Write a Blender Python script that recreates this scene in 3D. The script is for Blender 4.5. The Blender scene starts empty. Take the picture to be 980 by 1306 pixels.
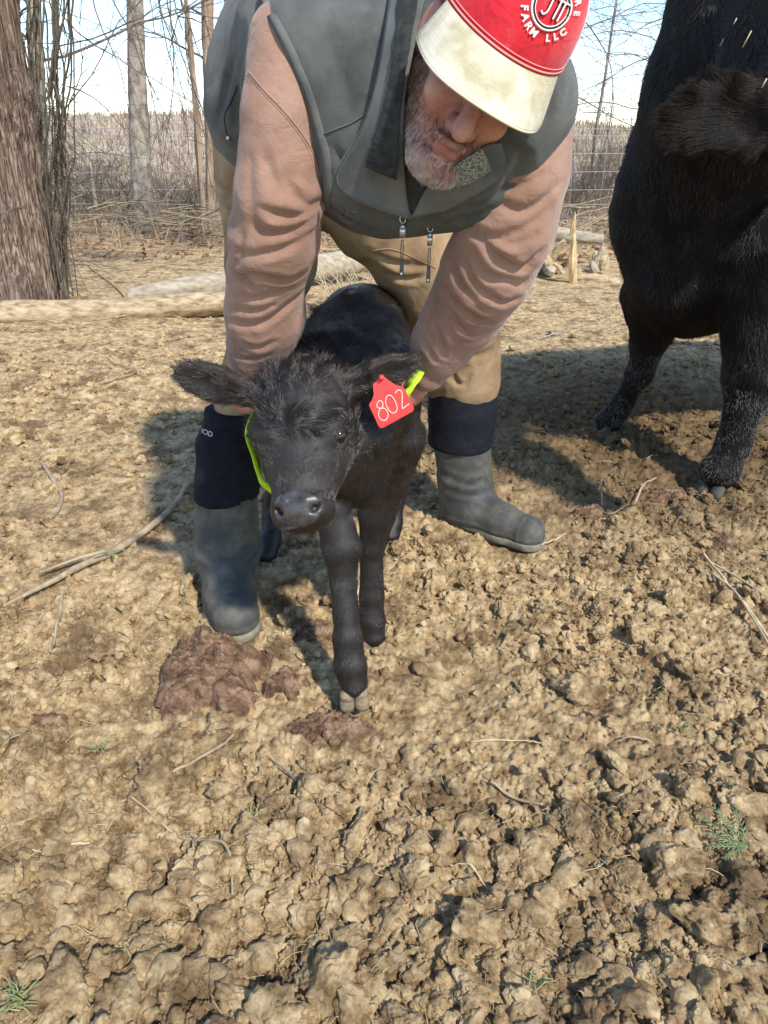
import bpy, math, random
import numpy as np
from mathutils import Vector, Matrix, Euler
random.seed(7); RS = np.random.RandomState(7)
SC = bpy.context.scene
COL = SC.collection
R = math.radians
# ------------------------------------------------------------------ camera, sky, sun, exposure
H0, FP, PITCH = 1.05, 943.0, R(26.6)
CP, SP = math.cos(PITCH), math.sin(PITCH)
cam = bpy.data.cameras.new('camera'); cam.sensor_fit = 'VERTICAL'; cam.sensor_height = 36
cam.lens = 36 * FP / 1306; cam.clip_end = 2000; cam.clip_start = 0.02
camo = bpy.data.objects.new('camera', cam); COL.objects.link(camo)
camo.location = (0, 0, H0); camo.rotation_euler = (R(90) - PITCH, 0, 0); SC.camera = camo
SUN_EL, SUN_AZ = R(45), math.atan2(0.52, -0.855)      # azimuth measured from +Y towards +X
sdir = Vector((math.sin(SUN_AZ) * math.cos(SUN_EL), math.cos(SUN_AZ) * math.cos(SUN_EL), math.sin(SUN_EL)))
SC.world = bpy.data.worlds.new('World'); SC.world.use_nodes = True
wn = SC.world.node_tree; wn.nodes.clear()
def wnode(t, **k):
    n = wn.nodes.new(t)
    for a, b in k.items(): setattr(n, a, b)
    return n
sky = wnode('ShaderNodeTexSky', sky_type='NISHITA', sun_disc=False, sun_elevation=SUN_EL, sun_rotation=SUN_AZ, air_density=1.0, dust_density=0.1, ozone_density=2.5)
bg = wnode('ShaderNodeBackground'); bg.inputs[1].default_value = 0.15
wo = wnode('ShaderNodeOutputWorld')
tc = wnode('ShaderNodeTexCoord'); mp = wnode('ShaderNodeMapping'); mp.inputs['Scale'].default_value = (1.0, 1.0, 3.2); mp.inputs['Location'].default_value = (0.35, 0.2, 0.1)
cn = wnode('ShaderNodeTexNoise'); cn.inputs['Scale'].default_value = 1.7; cn.inputs['Detail'].default_value = 9; cn.inputs['Roughness'].default_value = 0.62
cr = wnode('ShaderNodeValToRGB'); cr.color_ramp.elements[0].position = 0.53; cr.color_ramp.elements[1].position = 0.70
cmx = wnode('ShaderNodeMix', data_type='RGBA'); cmx.inputs['B'].default_value = (3.1, 3.35, 3.7, 1)
cml = wnode('ShaderNodeMath', operation='MULTIPLY'); cml.inputs[1].default_value = 0.85
L = wn.links.new
L(tc.outputs['Generated'], mp.inputs[0]); L(mp.outputs[0], cn.inputs[0]); L(cn.outputs[0], cr.inputs[0]); L(cr.outputs[0], cml.inputs[0])
L(cml.outputs[0], cmx.inputs[0]); hs = wnode('ShaderNodeHueSaturation'); hs.inputs['Saturation'].default_value = 1.0; hs.inputs['Value'].default_value = .9; L(sky.outputs[0], hs.inputs['Color']); L(hs.outputs[0], cmx.inputs['A']); L(cmx.outputs['Result'], bg.inputs[0]); L(bg.outputs[0], wo.inputs[0])
sl = bpy.data.lights.new('sun', 'SUN'); sl.energy = 2.8; sl.angle = R(2.4); sl.color = (1, .935, .83)
so = bpy.data.objects.new('sun', sl); COL.objects.link(so); so.rotation_euler = sdir.to_track_quat('Z', 'Y').to_euler()
SC.view_settings.view_transform = 'Standard'; SC.view_settings.look = 'None'; SC.view_settings.gamma = 1; SC.view_settings.exposure = 1.02
SC.cycles.max_bounces = 6; SC.cycles.diffuse_bounces = 3; SC.cycles.glossy_bounces = 2

# ------------------------------------------------------------------ numpy helpers
A = lambda *v: np.array(v, float)
def P(px, py, Y):
    dx, dy = (px - 490) / FP, (653 - py) / FP
    d = A(dx, CP + dy * SP, -SP + dy * CP); return A(0, 0, H0) + d * (Y / d[1])
def PD(px, py, D):
    dx, dy = (px - 490) / FP, (653 - py) / FP
    return A(0, 0, H0) + A(dx, CP + dy * SP, -SP + dy * CP) * D
def G(px, py, z=0.0):
    dx, dy = (px - 490) / FP, (653 - py) / FP
    d = A(dx, CP + dy * SP, -SP + dy * CP); return A(0, 0, H0) + d * ((z - H0) / d[2])
def depth(p): return p[1] * CP + (H0 - p[2]) * SP
def RP(hw, p): return hw * depth(p) / FP
def nrm(v): v = np.asarray(v, float); return v / (np.linalg.norm(v, axis=-1, keepdims=True) + 1e-12)
_T = np.random.RandomState(3).uniform(-1, 1, (64, 64, 64)).astype(np.float32)
def noise(p, s=1.0, seed=0):
    q = np.asarray(p, float) * s + seed * 7.31
    if q.shape[-1] == 2: q = np.concatenate([q, np.full(q.shape[:-1] + (1,), seed * 3.7 + .5)], -1)
    i = np.floor(q).astype(int); f = q - i; f = f * f * (3 - 2 * f); i &= 63; j = (i + 1) & 63
    x0, y0, z0 = i[..., 0], i[..., 1], i[..., 2]; x1, y1, z1 = j[..., 0], j[..., 1], j[..., 2]
    fx, fy, fz = f[..., 0], f[..., 1], f[..., 2]
    a = _T[x0, y0, z0] * (1 - fx) + _T[x1, y0, z0] * fx; b = _T[x0, y1, z0] * (1 - fx) + _T[x1, y1, z0] * fx
    c = _T[x0, y0, z1] * (1 - fx) + _T[x1, y0, z1] * fx; d = _T[x0, y1, z1] * (1 - fx) + _T[x1, y1, z1] * fx
    return (a * (1 - fy) + b * fy) * (1 - fz) + (c * (1 - fy) + d * fy) * fz
def fbm(p, s, o=4, seed=0, g=.5):
    r = 0; a = 1
    for k in range(o): r = r + a * noise(p, s, seed + k); s *= 2.03; a *= g
    return r
def noise3v(p, s, seed=0): return np.stack([noise(p, s, seed + 11 * k) for k in range(3)], -1)

# ------------------------------------------------------------------ objects
def wloc(o):
    v = Vector((0, 0, 0))
    while o is not None: v += o.location; o = o.parent
    return np.array(v)
def tag(o, label=None, cat=None, group=None, kind=None):
    for k, v in (('label', label), ('category', cat), ('group', group), ('kind', kind)):
        if v: o[k] = v
    return o
def thing(name, loc, label, cat, group=None):
    o = bpy.data.objects.new(name, None); COL.objects.link(o); o.location = Vector(loc); o.empty_display_size = .05
    return tag(o, label, cat, group)
def mdata(name, V, Fs, mats, smooth=True, midx=None):
    me = bpy.data.meshes.new(name); V = np.asarray(V, np.float32)
    Fs = [np.asarray(f, np.int32) for f in (Fs if isinstance(Fs, list) else [Fs]) if len(f)]
    me.vertices.add(len(V)); me.vertices.foreach_set('co', V.ravel())
    me.loops.add(sum(f.size for f in Fs)); me.loops.foreach_set('vertex_index', np.concatenate([f.ravel() for f in Fs]))
    st = []; o = 0
    for f in Fs: st.append(o + np.arange(len(f)) * f.shape[1]); o += f.size
    st = np.concatenate(st); me.polygons.add(len(st)); me.polygons.foreach_set('loop_start', st.astype(np.int32))
    for m in (mats if isinstance(mats, (list, tuple)) else [mats]): me.materials.append(m)
    if midx is not None: me.polygons.foreach_set('material_index', np.asarray(midx, np.int32))
    me.update(calc_edges=True); me.polygons.foreach_set('use_smooth', np.full(len(st), smooth)); me.validate()
    return me
def mk(name, V, Fs, mats, parent=None, smooth=True, midx=None, loc=None):
    V = np.asarray(V, float)
    base = wloc(parent) if parent is not None else (np.array(loc, float) if loc is not None else np.zeros(3))
    o = bpy.data.objects.new(name, mdata(name, V - base, Fs, mats, smooth, midx)); COL.objects.link(o)
    if parent is not None: o.parent = parent
    elif loc is not None: o.location = Vector(loc)
    return o
def vattr(o, name, vals):
    a = o.data.attributes.new(name, 'FLOAT', 'POINT'); a.data.foreach_set('value', np.asarray(vals, np.float32))
def catmull(pts, n):
    p = np.asarray(pts, float); p = np.vstack([2 * p[0] - p[1], p, 2 * p[-1] - p[-2]])
    m = len(p) - 3; t = np.linspace(0, m, n); i = np.minimum(t.astype(int), m - 1); f = (t - i)[:, None]
    a, b, c, d = p[i], p[i + 1], p[i + 2], p[i + 3]
    return .5 * (2 * b + (c - a) * f + (2 * a - 5 * b + 4 * c - d) * f ** 2 + (3 * b - a - 3 * c + d) * f ** 3)
def tube(pts, rad, sides=6, caps=True):
    p = np.asarray(pts, float); n = len(p); rad = np.broadcast_to(np.asarray(rad, float), (n,))
    t = nrm(np.gradient(p, axis=0)); u = np.zeros((n, 3)); a = A(0, 0, 1) if abs(t[0][2]) < .9 else A(1, 0, 0)
    for i in range(n): a = a - t[i] * a.dot(t[i]); a = a / (np.linalg.norm(a) + 1e-9); u[i] = a
    w = np.cross(t, u); th = np.arange(sides) * 2 * math.pi / sides
    V = p[:, None] + rad[:, None, None] * (np.cos(th)[None, :, None] * u[:, None] + np.sin(th)[None, :, None] * w[:, None])
    i = np.arange(n - 1)[:, None] * sides; j = np.arange(sides)[None]; k = (j + 1) % sides
    F = np.stack([i + j, i + k, i + sides + k, i + sides + j], -1).reshape(-1, 4)
    V = V.reshape(-1, 3)
    if caps:
        V = np.vstack([V, p[:1], p[-1:]]); c0 = len(V) - 2; jj = np.arange(sides); kk = (jj + 1) % sides
        T = np.vstack([np.stack([kk, jj, np.full(sides, c0), ], -1), np.stack([(n - 1) * sides + jj, (n - 1) * sides + kk, np.full(sides, c0 + 1)], -1)])
        return V, F, T
    return V, F, np.zeros((0, 3), int)
def join(parts):
    Vs, Fs, Ts, o = [], [], [], 0
    for V, F, T in parts: Vs.append(V); Fs.append(F + o); Ts.append(T + o); o += len(V)
    return np.vstack(Vs), [np.vstack(Fs), np.vstack(Ts)]
def tubes(name, polys, m, parent=None, sides=5, caps=True, loc=None):
    V, F = join([tube(p, r, sides, caps) for p, r in polys]); return mk(name, V, F, m, parent, loc=loc)
def ribbon_stack(pts, m, th, name, parent, nu=24, nv=24, loc=None, crease=None):
    """thick sheet through a grid of control points pts[row][col]"""
    g = np.array(pts, float); g = np.stack([catmull(r, nu) for r in g]); g = np.stack([catmull(g[:, i], nv) for i in range(nu)], 1)
    du = np.gradient(g, axis=1); dv = np.gradient(g, axis=0); n = nrm(np.cross(du, dv))
    if crease is not None: g = g + n * crease(g)[..., None]
    a = g + n * th / 2; b = g - n * th / 2; V = np.vstack([a.reshape(-1, 3), b.reshape(-1, 3)]); N = nu * nv
    i = np.arange(nv - 1)[:, None] * nu + np.arange(nu - 1)[None]; i = i.ravel()
    F = np.stack([i, i + 1, i + nu + 1, i + nu], -1); F2 = F[:, ::-1] + N
    e = np.concatenate([np.arange(nu - 1), np.arange(nv - 1) * nu + nu - 1, (nv - 1) * nu + np.arange(nu - 1, 0, -1), np.arange(nv - 1, 0, -1) * nu])
    f = np.roll(e, -1); F3 = np.stack([f, e, e + N, f + N], -1)
    return mk(name, V, np.vstack([F, F2, F3]), m, parent, loc=loc)
def box(c, ax, s):
    ax = np.array(ax, float); s = np.array(s) / 2
    V = np.array([c + sum(ax[k] * s[k] * q for k, q in enumerate(t)) for t in [(-1, -1, -1), (1, -1, -1), (1, 1, -1), (-1, 1, -1), (-1, -1, 1), (1, -1, 1), (1, 1, 1), (-1, 1, 1)]])
    return V, np.array([[0, 3, 2, 1], [4, 5, 6, 7], [0, 1, 5, 4], [1, 2, 6, 5], [2, 3, 7, 6], [3, 0, 4, 7]]), np.zeros((0, 3), int)
# ------------------------------------------------------------------ signed distance bodies
class Body:
    def __init__(s): s.ops = []
    def rc(s, a, b, ra, rb, k=.03, flat=None, fk=1.0, sub=0):
        a, b = np.array(a, float), np.array(b, float); ba = b - a; l2 = max(ba.dot(ba), 1e-9)
        fl = None if flat is None else nrm(flat)
        def f(p):
            q = p - a
            if fl is not None:
                t = np.clip((q @ ba) / l2, 0, 1); q = q - t[..., None] * ba; q = q + (q @ fl)[..., None] * fl * (1 / fk - 1)
                return (np.sqrt((q * q).sum(-1)) - (ra + (rb - ra) * t)) * min(fk, 1)
            t = np.clip((q @ ba) / l2, 0, 1); q = q - t[..., None] * ba
            return np.sqrt((q * q).sum(-1)) - (ra + (rb - ra) * t)
        s.ops.append((f, k, sub)); return s
    def el(s, c, r, ax=None, k=.02, sub=0):
        c = np.array(c, float); r = np.array(r, float); M = np.eye(3) if ax is None else np.array(ax, float)
        def f(p):
            q = (p - c) @ M.T; k0 = np.sqrt(((q / r) ** 2).sum(-1)); k1 = np.sqrt(((q / r ** 2) ** 2).sum(-1)) + 1e-9
            return k0 * (k0 - 1) / k1
        s.ops.append((f, k, sub)); return s
    def chain(s, pts, rs, k=.03, **kw):
        for i in range(len(pts) - 1): s.rc(pts[i], pts[i + 1], rs[i], rs[i + 1], k, **kw)
        return s
    def cut(s, c, n, k=.004):
        c = np.array(c, float); n = nrm(n)
        s.ops.append((lambda p: (p - c) @ n, k, 2)); return s
    @staticmethod
    def comb(d, e, k, sub):
        if sub == 1: e = -e
        if sub: h = np.clip(.5 - .5 * (e - d) / k, 0, 1); return d * h + e * (1 - h) + k * h * (1 - h)
        h = np.clip(.5 + .5 * (e - d) / k, 0, 1); return e * (1 - h) + d * h - k * h * (1 - h)
    def at(s, p):
        d = None
        for f, k, sub in s.ops: e = f(p); d = e if d is None else s.comb(d, e, k, sub)
        return d
    def mesh(s, axes):
        B = 8; ax = []
        for a in axes:
            a = list(a)
            while len(a) % B: a.append(2 * a[-1] - a[-2])
            ax.append(np.array(a, np.float32))
        n = [len(a) for a in ax]; nb = [k // B for k in n]
        cs = [a.reshape(-1, B).mean(1) for a in ax]; ex = [a.reshape(-1, B)[:, -1] - a.reshape(-1, B)[:, 0] for a in ax]
        C = np.stack(np.meshgrid(*cs, indexing='ij'), -1).reshape(-1, 3); E = np.stack(np.meshgrid(*ex, indexing='ij'), -1).reshape(-1, 3)
        rad = np.sqrt((E ** 2).sum(1)) * .5 * 1.15 + .002
        dc = s.at(C); keep = np.abs(dc) < rad * 1.5
        D = np.full((nb[0], nb[1], nb[2], B, B, B), 1, np.float32) * np.sign(dc).reshape(nb)[..., None, None, None]
        K = np.nonzero(keep)[0]; bi = np.stack(np.unravel_index(K, nb), -1)
        X = ax[0].reshape(-1, B)[bi[:, 0]]; Y = ax[1].reshape(-1, B)[bi[:, 1]]; Z = ax[2].reshape(-1, B)[bi[:, 2]]
        m = len(K); pts = np.empty((m, B, B, B, 3), np.float32)
        pts[..., 0] = X[:, :, None, None]; pts[..., 1] = Y[:, None, :, None]; pts[..., 2] = Z[:, None, None, :]
        pts = pts.reshape(m, -1, 3); d = np.full((m, B ** 3), 9., np.float32); c = C[K]; r = rad[K]; dk = dc[K]
        for f, k, sub in s.ops:
            e = f(c)
            on = (e < dk + 2.2 * r + 1.2 * k + .01) if not sub else np.ones(m, bool)
            if on.any(): d[on] = s.comb(d[on], f(pts[on]).astype(np.float32), k, sub)
        D[bi[:, 0], bi[:, 1], bi[:, 2]] = d.reshape(m, B, B, B)
        D = D.transpose(0, 3, 1, 4, 2, 5).reshape(n)
        S = D < 0; c8 = np.zeros([k - 1 for k in n], np.int8)
        for i in (0, 1):
            for j in (0, 1):
                for l in (0, 1): c8 += S[i:n[0] - 1 + i, j:n[1] - 1 + j, l:n[2] - 1 + l]
        act = (c8 > 0) & (c8 < 8); I = np.stack(np.nonzero(act), -1); id_ = np.full(act.shape, -1, np.int32); id_[tuple(I.T)] = np.arange(len(I))
        pos = np.zeros((len(I), 3)); cnt = np.zeros(len(I))
        cor = [(i, j, l) for i in (0, 1) for j in (0, 1) for l in (0, 1)]
        for a in cor:
            for q in range(3):
                if a[q]: continue
                b = list(a); b[q] = 1
                ia = I + a; ib = I + b; da = D[tuple(ia.T)]; db = D[tuple(ib.T)]; on = (da < 0) != (db < 0)
                t = np.where(on, da / np.where(on, da - db, 1), 0)
                for w in range(3):
                    pa = ax[w][ia[:, w]]; pb = ax[w][ib[:, w]]; pos[:, w] += np.where(on, pa + t * (pb - pa), 0)
                cnt += on
        V = pos / cnt[:, None]; Fs = []
        for q in range(3):
            u, v = (q + 1) % 3, (q + 2) % 3
            sl0 = [slice(1, k - 1) for k in n]; sl1 = list(sl0); sl0[q] = slice(0, n[q] - 1); sl1[q] = slice(1, n[q])
            a = S[tuple(sl0)]; b = S[tuple(sl1)]; J = np.stack(np.nonzero(a != b), -1); inside = a[tuple(J.T)]
            J = J + np.array([0 if w == q else 1 for w in range(3)])
            def g(du, dv): K = J.copy(); K[:, u] -= du; K[:, v] -= dv; return id_[tuple(K.T)]
            quad = np.stack([g(1, 1), g(0, 1), g(0, 0), g(1, 0)], -1); quad[~inside] = quad[~inside][:, ::-1]; Fs.append(quad)
        F = np.vstack(Fs); F = F[(F >= 0).all(1)]
        return V, F
def rng(a, b, h, a2=None, b2=None, h2=None):
    if a2 is None: return np.arange(a, b + h, h)
    return np.concatenate([np.arange(a, a2, h), np.arange(a2, b2, h2), np.arange(b2, b + h, h)])
def vnorm(V, F):
    a = V[F[:, 2]] - V[F[:, 0]]; b = V[F[:, 3]] - V[F[:, 1]]; n = np.cross(a, b); N = np.zeros_like(V)
    for k in range(4):
        for w in range(3): N[:, w] += np.bincount(F[:, k], n[:, w], len(V))
    return nrm(N)
def relax(V, F, it=2, lam=.5):
    for _ in range(it):
        S = np.zeros_like(V); c = np.zeros(len(V))
        for k in range(4):
            a, b = F[:, k], F[:, (k + 1) % 4]
            for w in range(3): S[:, w] += np.bincount(a, V[b, w], len(V)) + np.bincount(b, V[a, w], len(V))
            c += np.bincount(a, minlength=len(V)) + np.bincount(b, minlength=len(V))
        V = V + lam * (S / np.maximum(c, 1)[:, None] - V)
    return V
def sample(V, F, n, w=None):
    a = np.cross(V[F[:, 2]] - V[F[:, 0]], V[F[:, 3]] - V[F[:, 1]]); ar = np.linalg.norm(a, axis=1) / 2
    if w is not None: ar = ar * w(V[F].mean(1))
    c = np.cumsum(ar); i = np.searchsorted(c, RS.rand(n) * c[-1]); i = np.minimum(i, len(F) - 1)
    u, v = RS.rand(n, 1), RS.rand(n, 1); q = V[F[i]]
    return (q[:, 0] * (1 - u) + q[:, 1] * u) * (1 - v) + (q[:, 3] * (1 - u) + q[:, 2] * u) * v, nrm(a[i])
def hairs(name, root, N, flow, length, m, parent, rad=.0003, lift=.25, curl=.4, cs=60, npt=4, kind=None, taper=.25):
    n = len(root); t = flow - N * (flow * N).sum(-1, keepdims=True); t = nrm(t)
    t = nrm(t + curl * noise3v(root, cs, 5) + .09 * RS.randn(n, 3)); length = np.broadcast_to(length, (n,)) * (.6 + .7 * RS.rand(n))
    bend = noise3v(root, cs * 1.7, 9) * curl
    pts = np.zeros((n, npt, 3))
    for k in range(npt):
        s = k / (npt - 1); up = lift * (s - .55 * s * s)
        pts[:, k] = root + length[:, None] * (t * s + N * up * np.ones((n, 1)) + bend * s * s * .5 ) - N * .0008 * (k == 0)
    c = bpy.data.hair_curves.new(name); c.add_curves([npt] * n)
    base = wloc(parent) if parent is not None else np.zeros(3)
    c.points.foreach_set('position', (pts - base).astype(np.float32).ravel())
    rr = np.linspace(1, taper, npt)[None] * (rad * (.7 + .6 * RS.rand(n, 1))); c.points.foreach_set('radius', rr.astype(np.float32).ravel())
    c.materials.append(m); o = bpy.data.objects.new(name, c); COL.objects.link(o)
    if parent is not None: o.parent = parent
    if kind: o['kind'] = kind
    return o
# ------------------------------------------------------------------ materials
def mat(name, cols, rough=.8, scale=20, detail=6, bump=.3, bscale=None, bdist=.002, spec=.35, coords='Object', stretch=(1, 1, 1), sheen=0, dust=None, lo=.35, hi=.65, sss=0, weave=None, metal=0, coat=0, r2=None, crumple=0):
    m = bpy.data.materials.new(name); m.use_nodes = True; t = m.node_tree; b = t.nodes['Principled BSDF']
    def N(ty, **k):
        n = t.nodes.new(ty)
        for a, v in k.items(): setattr(n, a, v)
        return n
    l = t.links.new
    co = N('ShaderNodeTexCoord').outputs['Object'] if coords == 'Object' else N('ShaderNodeNewGeometry').outputs['Position']
    mpn = N('ShaderNodeMapping'); mpn.inputs['Scale'].default_value = stretch; l(co, mpn.inputs[0])
    n1 = N('ShaderNodeTexNoise'); n1.inputs['Scale'].default_value = scale; n1.inputs['Detail'].default_value = detail; n1.inputs['Roughness'].default_value = .6; l(mpn.outputs[0], n1.inputs[0])
    rp = N('ShaderNodeValToRGB'); cr = rp.color_ramp
    for i, c in enumerate(cols):
        e = cr.elements[i] if i < 2 and len(cols) > 1 else (cr.elements[0] if i == 0 else cr.elements.new(.5))
        e.position = lo + (hi - lo) * i / max(len(cols) - 1, 1); e.color = (*c, 1)
    if len(cols) == 1: cr.elements[1].color = (*cols[0], 1)
    l(n1.outputs[0], rp.inputs[0]); out = rp.outputs[0]
    if dust:
        n2 = N('ShaderNodeTexNoise'); n2.inputs['Scale'].default_value = dust[1]; n2.inputs['Detail'].default_value = 8; n2.inputs['Roughness'].default_value = .7; l(co, n2.inputs[0])
        r2_ = N('ShaderNodeMapRange'); r2_.inputs[1].default_value = dust[2]; r2_.inputs[2].default_value = dust[3]; r2_.inputs[4].default_value = dust[4]; l(n2.outputs[0], r2_.inputs[0])
        mx = N('ShaderNodeMix', data_type='RGBA'); l(r2_.outputs[0], mx.inputs[0]); l(out, mx.inputs['A']); mx.inputs['B'].default_value = (*dust[0], 1); out = mx.outputs['Result']
    l(out, b.inputs['Base Color'])
    b.inputs['Roughness'].default_value = rough; b.inputs['Specular IOR Level'].default_value = spec; b.inputs['Metallic'].default_value = metal
    if r2 is not None:
        rr = N('ShaderNodeMapRange'); rr.inputs[1].default_value = .35; rr.inputs[2].default_value = .65; rr.inputs[3].default_value = rough; rr.inputs[4].default_value = r2; l(n1.outputs[0], rr.inputs[0]); l(rr.outputs[0], b.inputs['Roughness'])
    if sheen: b.inputs['Sheen Weight'].default_value = sheen; b.inputs['Sheen Roughness'].default_value = .5
    if coat: b.inputs['Coat Weight'].default_value = coat; b.inputs['Coat Roughness'].default_value = .15
    if sss: b.inputs['Subsurface Weight'].default_value = sss; b.inputs['Subsurface Radius'].default_value = (.9, .35, .2); b.inputs['Subsurface Scale'].default_value = .012
    if bump:
        n3 = N('ShaderNodeTexNoise'); n3.inputs['Scale'].default_value = bscale or scale * 4; n3.inputs['Detail'].default_value = 8; n3.inputs['Roughness'].default_value = .65; l(mpn.outputs[0], n3.inputs[0])
        bm = N('ShaderNodeBump'); bm.inputs['Strength'].default_value = bump; bm.inputs['Distance'].default_value = bdist; l(n3.outputs[0], bm.inputs['Height'])
        if crumple:
            n5 = N('ShaderNodeTexNoise'); n5.inputs['Scale'].default_value = crumple; n5.inputs['Detail'].default_value = 4; n5.inputs['Distortion'].default_value = 1.2; l(co, n5.inputs[0]); b5 = N('ShaderNodeBump'); b5.inputs['Strength'].default_value = .55; b5.inputs['Distance'].default_value = .006; l(n5.outputs[0], b5.inputs['Height']); l(bm.outputs[0], b5.inputs['Normal']); bm = b5
        if weave:
            w1 = N('ShaderNodeTexWave', wave_type='BANDS', bands_direction='X'); w2 = N('ShaderNodeTexWave', wave_type='BANDS', bands_direction='Z')
            for w in (w1, w2): w.inputs['Scale'].default_value = weave; w.inputs['Distortion'].default_value = 1.5; w.inputs['Detail Scale'].default_value = 3; l(co, w.inputs[0])
            ad = N('ShaderNodeMath', operation='ADD'); l(w1.outputs['Fac'], ad.inputs[0]); l(w2.outputs['Fac'], ad.inputs[1])
            b2 = N('ShaderNodeBump'); b2.inputs['Strength'].default_value = .5; b2.inputs['Distance'].default_value = .0006; l(ad.outputs[0], b2.inputs['Height']); l(bm.outputs[0], b2.inputs['Normal']); bm = b2
        l(bm.outputs[0], b.inputs['Normal'])
    m.diffuse_color = (*cols[len(cols) // 2], 1)
    return m
def soil_mat():
    m = bpy.data.materials.new('dry_soil'); m.use_nodes = True; t = m.node_tree; b = t.nodes['Principled BSDF']; l = t.links.new
    g = t.nodes.new('ShaderNodeNewGeometry')
    def nz(s, d=8, r=.62):
        n = t.nodes.new('ShaderNodeTexNoise'); n.inputs['Scale'].default_value = s; n.inputs['Detail'].default_value = d; n.inputs['Roughness'].default_value = r; l(g.outputs['Position'], n.inputs[0]); return n.outputs[0]
    def ramp(x, st):
        r = t.nodes.new('ShaderNodeValToRGB')
        for i, (p, c) in enumerate(st):
            e = r.color_ramp.elements[i] if i < 2 else r.color_ramp.elements.new(p)
            e.position = p; e.color = (*c, 1)
        l(x, r.inputs[0]); return r.outputs[0]
    c1 = ramp(nz(26, 10, .72), [(.33, (.13, .080, .038)), (.465, (.39, .272, .142)), (.61, (.62, .475, .275))])
    c2 = ramp(nz(6, 7, .7), [(.495, (0, 0, 0)), (.61, (1, 1, 1))])
    mx = t.nodes.new('ShaderNodeMix'); mx.data_type = 'RGBA'; mu = t.nodes.new('ShaderNodeMath'); mu.operation = 'MULTIPLY'; mu.inputs[1].default_value = .75
    l(c2, mu.inputs[0]); l(mu.outputs[0], mx.inputs[0]); l(c1, mx.inputs['A']); mx.inputs['B'].default_value = (.12, .072, .036, 1)
    # soil colour blends to darker brown under the cow and in the middle distance to the right
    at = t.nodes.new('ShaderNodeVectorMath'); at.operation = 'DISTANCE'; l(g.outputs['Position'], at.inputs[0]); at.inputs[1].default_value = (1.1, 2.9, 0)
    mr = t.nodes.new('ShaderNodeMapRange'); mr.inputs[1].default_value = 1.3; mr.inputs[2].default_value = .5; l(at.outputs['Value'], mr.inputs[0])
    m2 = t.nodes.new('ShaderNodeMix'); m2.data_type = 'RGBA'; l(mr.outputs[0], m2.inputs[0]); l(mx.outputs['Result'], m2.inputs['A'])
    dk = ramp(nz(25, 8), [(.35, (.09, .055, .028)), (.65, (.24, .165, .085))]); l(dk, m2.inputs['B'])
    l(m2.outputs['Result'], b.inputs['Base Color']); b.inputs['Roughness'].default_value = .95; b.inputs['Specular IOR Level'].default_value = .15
    bm = t.nodes.new('ShaderNodeBump'); bm.inputs['Strength'].default_value = 1.0; bm.inputs['Distance'].default_value = .007; l(nz(85, 12, .78), bm.inputs['Height']); l(bm.outputs[0], b.inputs['Normal'])
    return m
M = {}
M['soil'] = soil_mat()
M['bark'] = mat('cedar_bark', [(.07, .045, .03), (.22, .15, .11), (.40, .31, .25)], .95, 26, 12, 1.0, 50, .02, stretch=(3, 3, .12), lo=.40, hi=.60, dust=((.12, .08, .055), 4, .5, .65, .5))
M['bark2'] = mat('grey_bark', [(.13, .11, .09), (.27, .23, .19), (.36, .33, .28)], .95, 14, 9, .7, 40, .006, stretch=(1, 1, .6), dust=((.42, .46, .40), 7, .55, .7, .7))
M['bark3'] = mat('pale_bark', [(.22, .16, .11), (.42, .32, .23)], .95, 12, 9, .6, 40, .005, stretch=(1, 1, .3))
M['twig'] = mat('twig_bark', [(.09, .065, .05), (.22, .17, .14)], .95, 30, 4, 0)
M['twig2'] = mat('pale_twig', [(.24, .18, .11), (.44, .35, .24)], .9, 30, 4, .3, 90, .001)
M['vine'] = mat('vine_bark', [(.06, .05, .035), (.15, .12, .085)], .95, 30, 4, 0)
M['log'] = mat('barkless_log', [(.20, .14, .08), (.40, .30, .18), (.52, .42, .28)], .85, 7, 12, .9, 26, .006, stretch=(1.6, 4, 4))
M['log2'] = mat('grey_pale_log', [(.24, .20, .14), (.46, .40, .30)], .9, 7, 12, .9, 30, .003, stretch=(1.6, 4, 4))
M['wood'] = mat('fresh_split_wood', [(.30, .19, .09), (.52, .37, .19), (.60, .48, .30)], .8, 18, 8, .6, 60, .004, stretch=(3, 3, .4))
M['straw'] = mat('dry_straw', [(.42, .33, .19), (.62, .52, .34)], .8, 40, 3, 0)
M['grassd'] = mat('dead_grass', [(.22, .165, .115), (.38, .30, .21)], .9, 1.3, 5, 0, coords='W')
M['shrub'] = mat('bare_shrub', [(.075, .06, .048), (.18, .145, .115)], .95, 3, 5, 0)
M['green'] = mat('green_sprig', [(.10, .15, .065), (.22, .28, .13)], .6, 60, 3, 0)
M['grass'] = mat('new_grass', [(.16, .19, .07), (.34, .35, .16)], .6, 60, 3, 0)
M['leaf'] = mat('leaf_litter', [(.20, .10, .05), (.42, .25, .14)], .85, 20, 3, 0)
M['wire'] = mat('galvanised_wire', [(.36, .37, .38)], .6, 20, 2, 0, metal=.3)
M['dung'] = mat('crusted_dung', [(.055, .029, .016), (.17, .095, .055), (.29, .185, .12)], .8, 26, 12, 1.0, 90, .006, spec=.35, dust=((.36, .27, .16), 45, .54, .68, .8), stretch=(1, 2.5, 1))
M['hill'] = mat('broomsedge', [(.30, .23, .16), (.45, .36, .27), (.52, .43, .33)], 1, .7, 8, 0, coords='W')

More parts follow.
